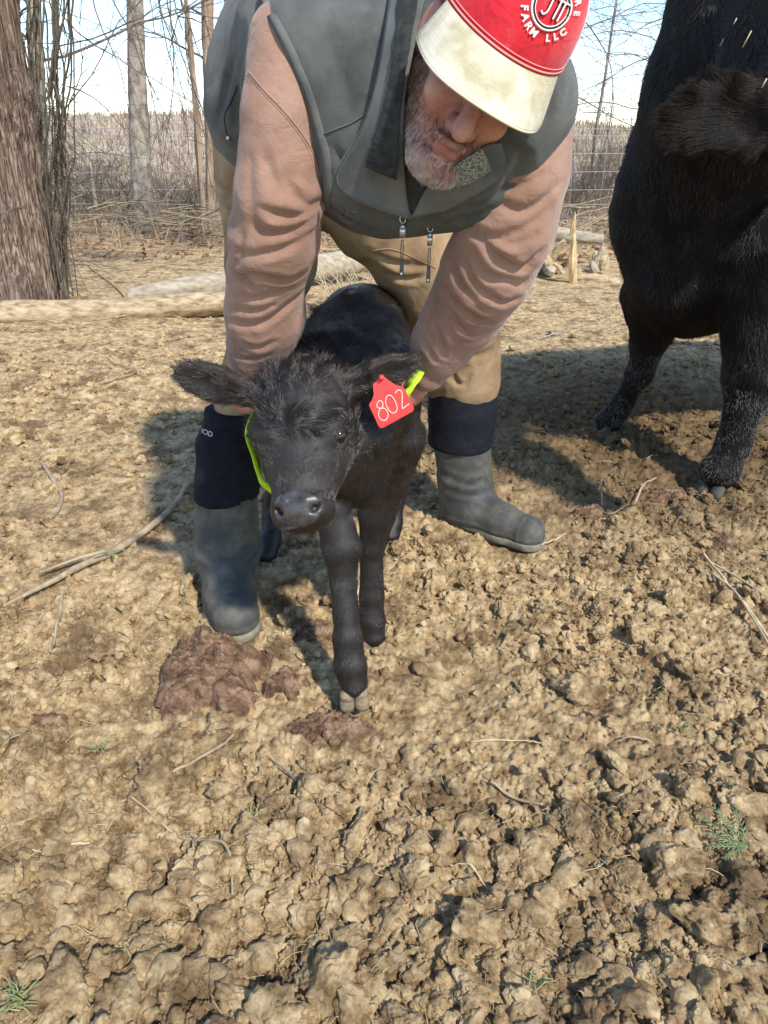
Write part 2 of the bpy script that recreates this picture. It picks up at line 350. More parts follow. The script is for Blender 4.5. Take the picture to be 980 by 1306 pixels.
# ------------------------------------------------------------------ ground
def rough_mask(x, y):
    a = np.clip(1.25 - np.hypot((x + .75) / .62, (y - 2.3) / 1.0), 0, 1)         # smooth dusty patch on the left
    b = np.clip((y - 3.2) / 1.5, 0, 1)
    c = np.clip(1.3 - np.hypot((x - .17) / .16, (y - 1.33) / .2), 0, 1)
    return np.clip(1 - .6 * a - .55 * b - .6 * c, .2, 1)
def cells(p, s, seed, amp, hard=1.0):
    q = p * s + .22 * np.stack([noise(p, s * 2.1, seed + 3), noise(p, s * 2.1, seed + 4)], -1); i = np.floor(q).astype(int); best = np.zeros(len(p))
    for dx in (-1, 0, 1):
        for dy in (-1, 0, 1):
            c = i + (dx, dy); hsh = (c[:, 0] * 73856093 ^ c[:, 1] * 19349663 ^ seed * 83492791) & 0xffff
            r1 = (hsh * 1103 & 1023) / 1023.; r2 = (hsh * 3571 & 1023) / 1023.; r3 = (hsh * 7919 & 1023) / 1023.
            e = q - c - np.stack([r1, r2], -1); rr = .30 + .42 * r3; an = r2 * 3.1; dd = 0
            for w_ in (0, 1.05, 2.1): dd = np.maximum(dd, np.abs(e[:, 0] * np.cos(an + w_) + e[:, 1] * np.sin(an + w_)) * (1 + .3 * np.sin(w_ * 3 + r3 * 6)))
            k = np.clip(1.9 * (1 - dd / rr), 0, .75) + (e[:, 0] * (r1 - .5) + e[:, 1] * (r3 - .5)) * .9 * (dd < rr)
            best = np.maximum(best, k * rr * (.5 + r2))
    return best * amp / s
def gh_low(x, y):
    p = np.stack([x, y], -1)
    return .022 * noise(p, 2.1, 1) + .016 * noise(p, 4.7, 2) * rough_mask(x, y) - .01
def ground_h(x, y, fine=True):
    p = np.stack([x, y], -1); m = rough_mask(x, y); h = gh_low(x, y)
    if fine:
        near = np.clip(1.6 - y / 6, 0, 1); pw = p + .02 * noise3v(p, 9, 6)[:, :2]
        h = h + m * near * (cells(pw, 9, 11, .30) * np.clip(noise(p, 3.1, 8) * 2.5 + .6, 0, 1) + cells(pw, 21, 12, .42) * np.clip(.7 + noise(p, 8, 30), 0, 1) + cells(pw, 46, 13, .6) * np.clip(.7 + noise(p, 17, 31), 0, 1)) + cells(pw, 95, 14, .5) * near
        h = h + (.007 * (.5 - np.abs(noise(p, 34, 20))) + .004 * (.5 - np.abs(noise(p, 75, 21))) + .003 * noise(p, 150, 22)) * (.35 + near * .8) * (.4 + m)
        # tyre-like hollow / hoof scuffs
        h = h - .03 * np.exp(-((x - .17) ** 2 / .006 + (y - 1.33) ** 2 / .012))
    return h
def GH(px, py, dz=0):
    p = G(px, py)
    for _ in range(3): p = G(px, py, float(gh_low(np.array([p[0]]), np.array([p[1]]))[0]) + .018)
    return p + A(0, 0, dz)
nu, nv = 570, 600
u = np.concatenate([-np.geomspace(40, .66, 26), np.linspace(-.65, .65, nu), np.geomspace(.66, 40, 26)])
v = np.concatenate([np.linspace(-6, .35, 14), np.geomspace(.40, 7.0, nv), np.geomspace(7.1, 400, 70)])
yy = v[:, None] * np.ones(len(u)); xx = u[None] * (.93 * np.maximum(yy, .35) + .30)
fx, fy = xx.ravel(), yy.ravel()
hh = np.zeros(len(fx)); nearm = (fy > .3) & (fy < 8) & (np.abs(fx) < .7 * fy + 1)
hh[nearm] = ground_h(fx[nearm], fy[nearm]); hh[~nearm] = gh_low(fx[~nearm], fy[~nearm]) + .012
V = np.stack([fx, fy, hh], -1); nu_ = len(u)
i = (np.arange(len(v) - 1)[:, None] * nu_ + np.arange(nu_ - 1)[None]).ravel(); F = np.stack([i, i + 1, i + nu_ + 1, i + nu_], -1)
ground = mk('ground', V, F, M['soil']); ground['kind'] = 'structure'
# clods
def ico(sub, seed, rough=.35):
    import bmesh
    b = bmesh.new(); bmesh.ops.create_icosphere(b, subdivisions=sub, radius=1); V = np.array([q.co[:] for q in b.verts]); F = np.array([[q.index for q in f.verts] for f in b.faces]); b.free()
    d = 1 + rough * noise(V, 1.1, seed) + rough * .8 * noise(V, 2.3, seed + 5) + (rough * .45 * np.abs(noise(V, 4.9, seed + 9)) if sub > 1 else 0) + (rough * .3 * noise(V, 10, seed + 2) if sub > 2 else 0) + (rough * (.22 * (.4 - np.abs(noise(V, 8, seed + 3))) + .13 * noise(V, 21, seed + 4) + .09 * noise(V, 43, seed + 6)) if sub > 3 else 0)
    rs_ = np.random.RandomState(seed + 77); pn_ = nrm(rs_.randn(9, 3)); hh_p = rs_.uniform(.62, 1.0, 9); cs_ = V @ pn_.T; d = d * np.minimum(1.05, (np.where(cs_ > .15, hh_p / np.maximum(cs_, .15), 9)).min(1))
    V = V * d[:, None]; V = V * A(1, .8 + .3 * noise(A(seed, 1, 2)[None], 1.7)[0], .72); return V, F
def scatter(n, rmin, rmax, pw, ymin=.5, ymax=5.5):
    out = []
    while len(out) < n:
        k = n * 3; y = ymin * (ymax / ymin) ** (RS.rand(k) ** .9); x = (RS.rand(k) * 2 - 1) * (.62 * y + .25)
        mk_ = rough_mask(x, y) * np.clip(.65 + .9 * noise(np.stack([x, y], -1), 3.1, 8), .08, 1)
        boots = (np.hypot((x + .34) / .09, (y - 1.56) / .2) > 1) & (np.hypot((x - .34) / .16, (y - 1.95) / .16) > 1)
        ok = (RS.rand(k) < mk_) & boots
        r = rmin * (rmax / rmin) ** (RS.rand(k) ** pw)
        out += list(zip(x[ok], y[ok], r[ok]))
    return np.array(out[:n])
big = scatter(300, .016, .045, 2.2, .55, 3.6)
protos = [mdata('dirt_clod', *ico(5, s, .42), [M['soil']]) for s in range(10)]
zb = ground_h(big[:, 0], big[:, 1])
for k, (x, y, r) in enumerate(big):
    o = bpy.data.objects.new('dirt_clod', protos[k % 10]); COL.objects.link(o); o.parent = ground
    o.location = (x, y, zb[k] + r * .28); o.scale = (r, r * random.uniform(.8, 1.1), r * random.uniform(.7, 1.1)); o.rotation_euler = (random.uniform(-.5, .5), random.uniform(-.5, .5), random.uniform(0, 6.3))
def crumbs(name, n, sub, rmin, rmax, pw, ymax, nvar=8, sink=.38):
    S = scatter(n, rmin, rmax, pw, .5, ymax); z = ground_h(S[:, 0], S[:, 1]); Vs, Fs = [], []; o = 0
    pr = [ico(sub, 40 + s, .4) for s in range(nvar)]
    for q in range(nvar):
        s = S[q::nvar]; zz = z[q::nvar]; a = RS.rand(len(s)) * 6.28; V, F = pr[q]; c, d = np.cos(a), np.sin(a); tl = RS.randn(len(s)) * .3
        X = V[None, :, 0] * c[:, None] - V[None, :, 1] * d[:, None]; Y = V[None, :, 0] * d[:, None] + V[None, :, 1] * c[:, None]; Z = V[None, :, 2] + X * tl[:, None]
        W = np.stack([X, Y, Z], -1) * s[:, 2][:, None, None] + np.stack([s[:, 0], s[:, 1], zz + s[:, 2] * sink], -1)[:, None]
        Vs.append(W.reshape(-1, 3)); Fs.append((F[None] + np.arange(len(s))[:, None, None] * len(V)).reshape(-1, 3) + o); o += W.shape[0] * W.shape[1]
    ob = mk(name, np.vstack(Vs), np.vstack(Fs), M['soil'], ground, sub > 3); ob['kind'] = 'stuff'
crumbs('soil_clods', 2600, 3, .008, .026, 1.5, 4.6)
crumbs('soil_crumbs', 11000, 2, .004, .012, 1.3, 5.5)
crumbs('soil_grit', 22000, 1, .002, .006, 1.3, 4.5)
# straw bits lying on the soil
n = 1500; S = scatter(n, 1, 2, 1, .5, 6); pol = []
for x, y, _ in S:
    a = random.uniform(0, 6.28); l = random.uniform(.012, .05) * (1 + y * .15); z = float(ground_h(np.array([x]), np.array([y]))[0]) + .006; b = random.uniform(-.5, .5)
    p = [A(x, y, z), A(x + math.cos(a) * l * .5, y + math.sin(a) * l * .5, z + random.uniform(.0, .012)), A(x + math.cos(a + b) * l, y + math.sin(a + b) * l, z + .002)]
    pol.append((catmull(p, 5), np.linspace(.0006, .0003, 5) * random.uniform(.6, 1.5)))
o = tubes('dry_straw', pol, M['straw'], ground, 4, False); o['kind'] = 'stuff'
#@@PART2@@
# ------------------------------------------------------------------ calf
def mat_simple(name, col, rough=.5, spec=.5, **k):
    return mat(name, [col], rough, 30, 3, k.pop('bump', 0), spec=spec, **k)
M['calf_hide'] = mat('black_calf_hide', [(.005, .0042, .004), (.016, .011, .009)], .45, 60, 6, .7, 320, .0015, spec=.5, stretch=(3, 3, .7))
M['calf_hair'] = mat('black_calf_hair', [(.0045, .004, .004), (.027, .016, .012)], .31, 4, 4, 0, spec=.8)
M['ear_hair'] = mat('dark_brown_hair', [(.02, .014, .011), (.06, .042, .032)], .4, 20, 4, 0, spec=.7)
M['nose'] = mat('wet_nose', [(.022, .020, .021), (.065, .060, .058)], .27, 60, 5, .6, 420, .0012, spec=.7)
M['hoof'] = mat('pale_hoof', [(.09, .065, .04), (.31, .24, .15)], .75, 30, 6, .4, 120, .001, stretch=(1, 1, 5))
M['eye'] = mat_simple('dark_eye', (.006, .004, .004), .06, .8)
calf = thing('calf', (P(455, 700, 1.5)[0], 1.5, 0), 'small black calf with red ear tag held upright between the man\'s boots', 'calf')
K = Body()
# trunk
sp = [P(462, 418, 1.95), P(455, 455, 1.68), P(452, 500, 1.45), P(452, 545, 1.36)]
K.chain(sp, [.112, .124, .112, .088], .04)
K.rc(P(500, 560, 1.46), P(490, 470, 1.5), .06, .06, .05).rc(P(410, 560, 1.42), P(425, 480, 1.5), .05, .06, .05)
K.rc(P(490, 470, 1.93), P(500, 500, 1.9), .07, .06, .04).rc(P(430, 470, 1.93), P(420, 520, 1.9), .07, .06, .04)
hA = P(375, 500, 1.27)
K.chain([P(450, 495, 1.47), P(425, 485, 1.38), P(385, 515, 1.30)], [.10, .082, .06], .04)
K.rc(P(455, 610, 1.36), P(400, 590, 1.27), .062, .045, .05)           # throat to brisket
# head frame
pa = P(372, 470, 1.255); pn = P(376, 652, 1.10); ha = nrm(pn - pa); hx0 = A(1, 0, 0); hz = nrm(np.cross(hx0, ha)); hz = hz if hz[2] > 0 else -hz
yw = R(13); hx = hx0 * math.cos(yw) + hz * math.sin(yw); hz = nrm(np.cross(ha, hx)); hz = hz if hz[1] < 0 else -hz
hx = nrm(np.cross(hz, ha)); hx = hx if hx[0] > 0 else -hx
HL = np.linalg.norm(pn - pa)
def HP(x, a, z): return pa + hx * x + ha * a * HL + hz * z
AX = np.stack([hx, ha, hz])
K.el(HP(0, .18, -.062), (.081, .075, .068), AX, .03)
K.el(HP(0, .36, -.062), (.078, .085, .062), AX, .03)
K.rc(HP(0, .5, -.058), HP(0, .93, -.042), .064, .043, .04, hx, 1.14)
K.rc(HP(-.037, .42, -.1), HP(0, .88, -.072), .045, .03, .03).rc(HP(.037, .42, -.1), HP(0, .88, -.072), .045, .03, .03)
K.el(HP(0, .94, -.036), (.051, .036, .030), AX, .018)                 # muzzle
K.rc(HP(-.027, .985, -.045), HP(.027, .985, -.045), .027, .027, .012)
K.rc(HP(-.026, .98, -.078), HP(.026, .98, -.078), .017, .017, .008)         # lower lip
for s in (-1, 1):
    K.el(HP(s * .064, .40, -.028), (.022, .026, .024), AX, .02)        # brow
    K.el(HP(s * .050, -.02, -.055), (.02, .022, .02), AX, .03)
    K.rc(HP(s * .062, .60, -.075), HP(s * .045, .72, -.06), .014, .01, .03)
    K.el(HP(s * .031, .968, -.012), (.0075, .0125, .014), nrm(np.stack([hx + .6 * s * ha, ha - .6 * s * hx, hz])), .005, sub=1).rc(HP(s * .020, .925, -.004), HP(s * .038, .915, -.016), .009, .008, .008)   # nostril
    K.rc(HP(s * .060, .430, -.016), HP(s * .078, .455, -.040), .0085, .0075, .012).rc(HP(s * .060, .515, -.020), HP(s * .076, .510, -.042), .0065, .0065, .010)
    K.el(HP(s * .078, .475, -.029), (.012, .016, .012), AX, .006, sub=1)
# ears (leaf-shaped, hollow in front)
def ear(base, tip, up, w, th, cup):
    base, tip = np.array(base), np.array(tip); e = nrm(tip - base); l = np.linalg.norm(tip - base); up = nrm(up - e * np.dot(up, e)); n = nrm(np.cross(e, up)); n = n if n[1] < 0 else -n
    c = base + e * l * .52; K.el(c, (l * .56, w, th), np.stack([e, up, n]), .022)
    K.el(c - e * l * .04 - up * w * .12 + n * (th * .9 + .002), (l * .46, w * .70, th * .95), np.stack([e, up, n]), .008, sub=1)
    K.rc(base - e * .02 - n * .008, base + e * l * .22 - n * .008, .024, .018, .02); return c, e, up, n
eL = ear(P(312, 500, 1.285), P(228, 476, 1.30), A(.1, 0, 1), .036, .012, 1)
eR = ear(P(446, 492, 1.285), P(530, 462, 1.31), A(-.05, 0, 1), .027, .012, 1)
# legs
fA = [P(425, 590, 1.36), P(422, 645, 1.31), P(436, 700, 1.285), P(438, 745, 1.262), P(443, 812, 1.22), P(447, 848, 1.205), P(452, 872, 1.188)]
K.chain(fA, [.062, .036, .037, .0265, .0265, .0315, .028], .010)
fB = [P(505, 560, 1.46), P(494, 610, 1.47), P(481, 655, 1.465), P(475, 700, 1.45), P(474, 760, 1.43), P(474, 793, 1.42), P(477, 812, 1.405)]
K.chain(fB, [.062, .047, .040, .0275, .0265, .0315, .028], .010)
hA_ = [P(410, 520, 1.9), P(370, 600, 1.86), P(352, 640, 1.93), P(344, 690, 1.86), P(341, 708, 1.82)]
K.chain(hA_, [.085, .05, .033, .026, .028], .025)
hB_ = [P(500, 500, 1.9), P(500, 580, 1.9), P(505, 620, 1.97), P(500, 668, 1.92), P(498, 684, 1.89)]
K.chain(hB_, [.08, .05, .033, .026, .028], .025)
K.chain([P(470, 400, 2.06), P(480, 450, 2.1), P(490, 540, 2.09)], [.02, .013, .012], .02)   # tail
KV, KF = K.mesh([rng(-.46, .16, .0042), rng(1.0, 2.16, .0042), rng(-.01, .82, .0042)])
KV = relax(KV, KF, 1, .5)
KN = vnorm(KV, KF)
def hloc(V): q = V - pa; return np.stack([q @ hx, (q @ ha) / HL, q @ hz], -1)
q = hloc(KV)
# soft skin relief: wavy coat on the forehead, body lumps
KV = KV + KN * (.0022 * noise(KV, 28, 3) + .0016 * noise(KV, 60, 4) * (q[:, 1] < .6))[:, None]
nose = ((q[:, 0] / .042) ** 2 + ((q[:, 1] - .975) / .115) ** 2 < 1 - .15 * noise(KV, 90, 3)) & (q[:, 2] > -.066) & (KV[:, 1] < 1.25)
fm = nose[KF].mean(1) > .5
cb = mk('body', KV, KF, [M['calf_hide'], M['nose']], calf, midx=fm.astype(int))
for s in (-1, 1):
    V, F, T = tube([HP(s * .0715, .475, -.036), HP(s * .0718, .476, -.036)], .001, 4)
    import bmesh
    b = bmesh.new(); bmesh.ops.create_uvsphere(b, u_segments=20, v_segments=12, radius=.0145)
    me = bpy.data.meshes.new('eye'); b.to_mesh(me); b.free(); me.materials.append(M['eye']); [setattr(p_, 'use_smooth', True) for p_ in me.polygons]
    o = bpy.data.objects.new('eye', me); COL.objects.link(o); o.parent = calf; o.location = Vector(HP(s * .0715, .475, -.031) - wloc(calf))
# hooves, two toes each
def hoof(pos, fwd, w, name, par, m=None, hgt=.034):
    fwd = nrm(A(fwd[0], fwd[1], 0)); sd = A(-fwd[1], fwd[0], 0)
    for s in (-1, 1):
        B = Body(); c = pos + sd * s * w * .5
        B.rc(c + A(0, 0, hgt * .9), c + fwd * w * .35 + A(0, 0, hgt * .32), w * .46, w * .52, .01).cut(c + A(0, 0, 0), (0, 0, -1), .003)
        lo = c - w * 2; hi = c + w * 2; V, F = B.mesh([rng(lo[k], hi[k], .003 if w < .03 else .006) for k in range(3)])
        mk('hoof', V, F, m or M['hoof'], par)
def gz(p): return float(gh_low(np.array([p[0]]), np.array([p[1]]))[0])
for pt, f in ((fA[-1], (.1, -1)), (fB[-1], (.15, -1)), (hA_[-1], (-.1, -1)), (hB_[-1], (0, -1))):
    hoof(A(pt[0], pt[1] - .012, pt[2] - .050), f, .030, 'hoof', calf, None, .040)
# coat
def calf_flow(p):
    q = hloc(p); f = np.zeros_like(p)
    f[:] = A(.0, .75, -.65)                                             # body: towards the rump and down
    legm = p[:, 2] < .40; f[legm] = A(0, -.1, -1)
    hd = (q[:, 1] > -.12) & (q[:, 1] < 1.1) & (np.abs(q[:, 0]) < .1) & (q[:, 2] > -.14)
    wx = HP(-.008, .42, .0); r = q - A(-.008, .44, 0); r[:, 1] *= HL
    up = q[:, 1] < .50
    rad = hx * r[:, :1] + ha * r[:, 1:2]                                    # radiates from the whorl on the forehead
    f = np.where(hd[:, None], np.where(up[:, None], nrm(rad) , nrm(-ha * .9 + hx * np.sign(q[:, :1]) * .35)), f)
    for c, e, u_, n_ in (eL, eR):
        d = np.abs((p - c) @ e) ; w = (d < .075) & (np.abs((p - c) @ u_) < .05) & (np.abs((p - c) @ n_) < .035) & (np.abs(q[:, 0]) > .075); f = np.where(w[:, None], e + .5 * u_ * np.sign((p - c) @ u_)[:, None], f)
    return nrm(f)
vis = lambda c: np.where(c[:, 1] < 1.75, 1.0, .6)
rt, rn = sample(KV, KF, 150000, vis); q = hloc(rt)
keep = ~(((q[:, 0] / .044) ** 2 + ((q[:, 1] - .975) / .120) ** 2 < 1) & (q[:, 2] > -.070) & (rt[:, 1] < 1.25)) & (rt[:, 2] > .055)
for s in (-1, 1): keep &= np.linalg.norm(rt - HP(s * .0735, .475, -.030), axis=1) > .0165
rt, rn, q = rt[keep], rn[keep], q[keep]
isear = np.zeros(len(rt), bool)
for c, e, u_, n_ in (eL, eR): isear |= (np.abs((rt - c) @ e) < .075) & (np.abs((rt - c) @ u_) < .05) & (np.abs((rt - c) @ n_) < .035) & (np.abs(q[:, 0]) > .078)
face = (q[:, 1] > .5) & (q[:, 1] < 1.1) & (np.abs(q[:, 0]) < .1) & (rt[:, 1] < 1.3)
fore = (q[:, 1] > -.2) & (q[:, 1] <= .5) & (np.abs(q[:, 0]) < .1) & (rt[:, 1] < 1.36)
ln = np.where(face, .0075, np.where(fore, .017, np.where(rt[:, 2] < .42, .008, .013)))
ln = np.where(isear, .014, ln)
fl = calf_flow(rt)
for nm_, msk, mm_, lf, cu, cs_ in (('coat', ~isear & ~fore, M['calf_hair'], .12, .40, 30), ('forehead_hair', fore & ~isear, M['calf_hair'], .16, .95, 42), ('ear_hair', isear, M['ear_hair'], .3, .4, 50)):
    hairs(nm_, rt[msk], rn[msk], fl[msk], ln[msk], mm_, calf, .00034, lf, cu, cs_, kind='stuff')
# crest of longer hair on poll and withers
rt2, rn2 = sample(KV, KF, 16000, lambda c: ((hloc(c)[:, 1] < .12) & (c[:, 2] > .60) & (c[:, 1] < 1.75) & (np.abs(hloc(c)[:, 0]) < .12)).astype(float) + 1e-9)
hairs('crest_hair', rt2, rn2, nrm(calf_flow(rt2) + .5 * noise3v(rt2, 14, 2)), .026, M['calf_hair'], calf, .0003, .4, .7, 35, kind='stuff')
# ear tag
tagm = mat('red_tag_plastic', [(.72, .035, .035), (.80, .05, .045)], .38, 20, 3, .05, spec=.45, sss=0)
tagw = mat_simple('pale_marker_ink', (.85, .50, .46), .6, .3)
tg = [(487, 478), (490, 480.5), (494, 484), (505, 491), (513, 493), (517, 497), (520, 503), (528, 520), (527, 524), (524, 526), (490, 545), (486, 546), (483.5, 544), (471, 517), (472, 514), (475, 510), (477, 503), (476, 490), (484, 483.5)]
def tagp(x, y, dz=0):
    Yb = 1.262 - (y - 478) * .00022 + (x - 487) * .00035 + .00002 * (y - 510) ** 2 * .1; return P(x, y, Yb - dz)
T1 = np.array([tagp(*p, .0008) for p in tg]); T2 = np.array([tagp(*p, -.0008) for p in tg]); n = len(tg)
import bmesh
def prism(name, front, back, m, parent):
    b = bmesh.new(); base = wloc(parent); f = [b.verts.new(p - base) for p in front]; k = [b.verts.new(p - base) for p in back]; n = len(f)
    b.faces.new(f); b.faces.new(k[::-1])
    for i in range(n): b.faces.new([f[(i + 1) % n], f[i], k[i], k[(i + 1) % n]])
    bmesh.ops.recalc_face_normals(b, faces=b.faces); me = bpy.data.meshes.new(name); b.to_mesh(me); b.free(); me.materials.append(m)
    o = bpy.data.objects.new(name, me); COL.objects.link(o); o.parent = parent; return o
et = prism('ear_tag', T1, T2, tagm, calf); et['label'] = 'red plastic ear tag numbered 802'
V, F, T = tube([tagp(487, 481, .012), tagp(487, 484, -.006)], [.0045, .0045], 14); mk('tag_button', V, [F, T], tagm, et)
def stroke(pl, n=22): return [tuple(p) for p in catmull([A(*p) for p in pl], n)]
digs = [[(481, 515), (484, 511), (488, 513), (488, 519), (484, 523), (483, 530), (487, 536), (493, 535), (495, 528), (491, 521), (485, 521), (481, 519), (481, 515)],
        [(493, 506), (497, 504), (502, 508), (506, 517), (506, 524), (501, 527), (496, 523), (492, 514), (493, 506)],
        [(504, 502), (507, 498), (511, 498), (513, 502), (513, 511), (513, 520), (514, 521), (518, 518), (522, 515)]]
tubes('number', [([tagp(x, y, .0012) for x, y in stroke(d, 30)], .00105) for d in digs], tagw, et, 6)
# neon strap round the neck
neon = mat('neon_yellow_webbing', [(.42, .75, .02), (.55, .85, .04)], .55, 300, 3, .3, 500, .0008, spec=.3)
def strap(name, pts, wid, m, lab):
    c = catmull(pts, 48); w = catmull(wid, 48); a, b = c - w, c + w; t = nrm(np.gradient(c, axis=0)); nn = nrm(np.cross(t, w)) * .0012
    V = np.vstack([a + nn, b + nn, b - nn, a - nn]); k = len(c); i = np.arange(k - 1); F = []
    for s in range(4): p, q_ = s * k, ((s + 1) % 4) * k; F.append(np.stack([p + i, p + i + 1, q_ + i + 1, q_ + i], -1))
    o = mk(name, V, np.vstack(F), m, loc=c[0]); tag(o, lab, 'strap'); return o
strap('neck_strap', [P(552, 450, 1.375), P(538, 468, 1.36), P(528, 487, 1.35), P(516, 505, 1.34), P(485, 560, 1.40), P(430, 600, 1.36), P(370, 630, 1.31), P(338, 618, 1.285), P(331, 604, 1.285), P(325, 580, 1.29), P(317, 545, 1.30), P(338, 500, 1.33)],
      [A(.012, 0, .006), A(.014, 0, .007), A(.015, 0, .009), A(.013, 0, .007), A(.01, 0, 0), A(.004, 0, .01), A(.004, 0, .012), A(.0045, .0, .004), A(.0035, .004, .002), A(.003, .01, .0), A(.003, .012, 0), A(.003, .012, 0)], neon,
      'neon yellow strap looped round the calf\'s neck below the red tag')
#@@PART3@@
# ------------------------------------------------------------------ the man
from mathutils.bvhtree import BVHTree
def bvh(V, F): return BVHTree.FromPolygons([tuple(v) for v in V], [tuple(int(i) for i in f) for f in F])
def onto(t, px, py, off=.002, fb=1.2):
    o = Vector((0, 0, H0)); p = P(px, py, fb); d = (Vector(p) - o).normalized(); h = t.ray_cast(o, d)
    return (np.array(h[0]) + nrm(np.array(h[1]) * 0 - np.array(d)) * off) if h[0] is not None else p
def chain_param(V, pts):
    pts = np.array(pts); best = np.full(len(V), 9e9); T = np.zeros(len(V)); Rr = np.zeros((len(V), 3)); s0 = 0; Ax = np.zeros((len(V), 3))
    for a, b in zip(pts[:-1], pts[1:]):
        ba = b - a; l = np.linalg.norm(ba); t = np.clip((V - a) @ ba / l ** 2, 0, 1); q = V - a - t[:, None] * ba; d = (q * q).sum(1); m = d < best
        best[m] = d[m]; T[m] = s0 + t[m] * l; Rr[m] = q[m]; Ax[m] = ba / l; s0 += l
    return T, Rr, np.sqrt(best), Ax
def creases(V, N, t, lst, fb=1.25):
    D = np.zeros(len(V))
    for pl, dep, w in lst:
        c = catmull([A(*p) for p in pl], 26); q = np.array([onto(t, x, y, .001, fb) for x, y in c]); jmp = np.linalg.norm(np.diff(q, axis=0), axis=1)
        if jmp.max() > .12: q = q[:int(np.argmax(jmp)) + 1] if np.argmax(jmp) > 12 else q[int(np.argmax(jmp)) + 1:]
        lo, hi = q.min(0) - .06, q.max(0) + .06; m = np.nonzero(((V > lo) & (V < hi)).all(1))[0]
        if not len(m) or len(q) < 4: continue
        d2 = ((V[m][:, None] - q[None]) ** 2).sum(-1); k = d2.argmin(1); d = np.sqrt(d2[np.arange(len(m)), k]); tp = np.sin(np.pi * np.clip((k + 1.5) / (len(q) + 2), 0, 1)) ** .6
        D[m] += dep * tp * (-1.15 * np.exp(-(d / w) ** 1.25) + .32 * np.exp(-((d - 2.0 * w) / (1.3 * w)) ** 2))
    return D
skin = mat('ruddy_skin', [(.30, .125, .09), (.42, .20, .15), (.48, .26, .20)], .5, 30, 6, .35, 260, .0009, spec=.4, sss=.12)
shirt = mat('faded_brown_sweatshirt', [(.20, .116, .082), (.28, .165, .120), (.345, .222, .172)], .95, 9, 10, .6, 420, .0012, crumple=34, spec=.12, sheen=.25, lo=.3, hi=.7)
vestm = mat('charcoal_canvas', [(.052, .058, .054), (.088, .095, .090), (.130, .138, .131)], .9, 8, 8, .3, 300, .0006, crumple=22, spec=.2, weave=420, dust=((.26, .25, .22), 11, .60, .85, .45), sheen=.15)
pantm = mat('tan_duck_canvas', [(.20, .135, .078), (.30, .21, .125), (.37, .275, .175)], .92, 8, 8, .3, 350, .0006, crumple=20, spec=.15, dust=((.16, .10, .06), 9, .6, .8, .5))
rubber = mat('dusty_grey_rubber', [(.038, .041, .039), (.066, .069, .064)], .5, 9, 8, .25, 160, .0006, spec=.4, dust=((.26, .225, .165), 13, .46, .72, .45), r2=.8)
neop = mat('black_neoprene', [(.006, .007, .012), (.011, .012, .019)], .85, 40, 4, .3, 300, .0006, crumple=24, spec=.2)
solem = mat('dusty_sole', [(.10, .095, .075), (.26, .24, .18)], .85, 25, 6, .4, 120, .001)
man = thing('person', (.0, 1.8, 0), 'bearded man in red cap, brown sweatshirt and grey vest bending over the black calf', 'person')
cR, cU, cB = A(1, 0, 0), A(0, SP, CP), A(0, -CP, SP)
def cv(v): return nrm(cR * v[0] + cU * v[1] + cB * v[2])
hF = cv((-.019, -.545, .86)); hU_ = cv((.459, .833, .485)); hL_ = cv((.875, -.425, -.235))
hU_ = nrm(hU_ - hF * hU_.dot(hF)); hL_ = nrm(hL_ - hF * hL_.dot(hF) - hU_ * hL_.dot(hU_))
hL_ = A(.8773, .1204, -.4646); hU_ = A(.4599, -.4879, .7419); hF = A(-.1374, -.8645, -.4834); HC = A(.1353, 1.1786, 1.1488); HC = A(0, 0, H0) + (HC - A(0, 0, H0)) * .955
def M3(l, u, f): return HC + hL_ * l + hU_ * u + hF * f
HX = np.stack([hL_, hU_, hF])
def px(lst): return [P(*a[:3]) for a in lst], [RP(a[3], P(*a[:3])) for a in lst]
armL = [(372, 60, 1.27, 56), (356, 150, 1.24, 50), (356, 245, 1.25, 58), (350, 300, 1.28, 58), (339, 350, 1.32, 49), (339, 400, 1.36, 50), (334, 445, 1.395, 43), (329, 478, 1.41, 32)]
armR = [(672, 150, 1.22, 56), (668, 225, 1.23, 57), (650, 290, 1.25, 60), (622, 345, 1.30, 60), (590, 400, 1.35, 50), (563, 440, 1.385, 41), (545, 472, 1.40, 27)]
legL = [(346, 235, 1.93, 72), (346, 330, 1.90, 58), (336, 430, 1.78, 40), (306, 515, 1.68, 31)]
legR = [(460, 235, 1.97, 74), (538, 335, 2.0, 58), (586, 425, 2.05, 51), (592, 484, 2.06, 45)]
trunk = [(372, 150, 1.92, 106), (382, 100, 1.86, 108), (430, 70, 1.6, 118), (500, 146, 1.36, 134), (540, 150, 1.28, 78)]
TS, TR = px(trunk)
# --- continuous body (skin)
B = Body()
B.chain(TS, [r * .82 for r in TR], .05)
B.rc(P(440, 110, 1.33), P(610, 150, 1.27), .09, .09, .05)
aLp, aLr = px(armL); aRp, aRr = px(armR); lLp, lLr = px(legL); lRp, lRr = px(legR)
B.chain(aLp, [r * .66 for r in aLr], .03).chain(aRp, [r * .66 for r in aRr], .03)
B.chain(lLp, [r * .8 for r in lLr], .03).chain(lRp, [r * .8 for r in lRr], .03)
B.chain([lLp[-1], P(290, 690, 1.66), P(299, 778, 1.50)], [.045, .032, .02], .02).chain([lRp[-1], P(594, 650, 2.05), P(668, 690, 1.90)], [.045, .032, .02], .02)
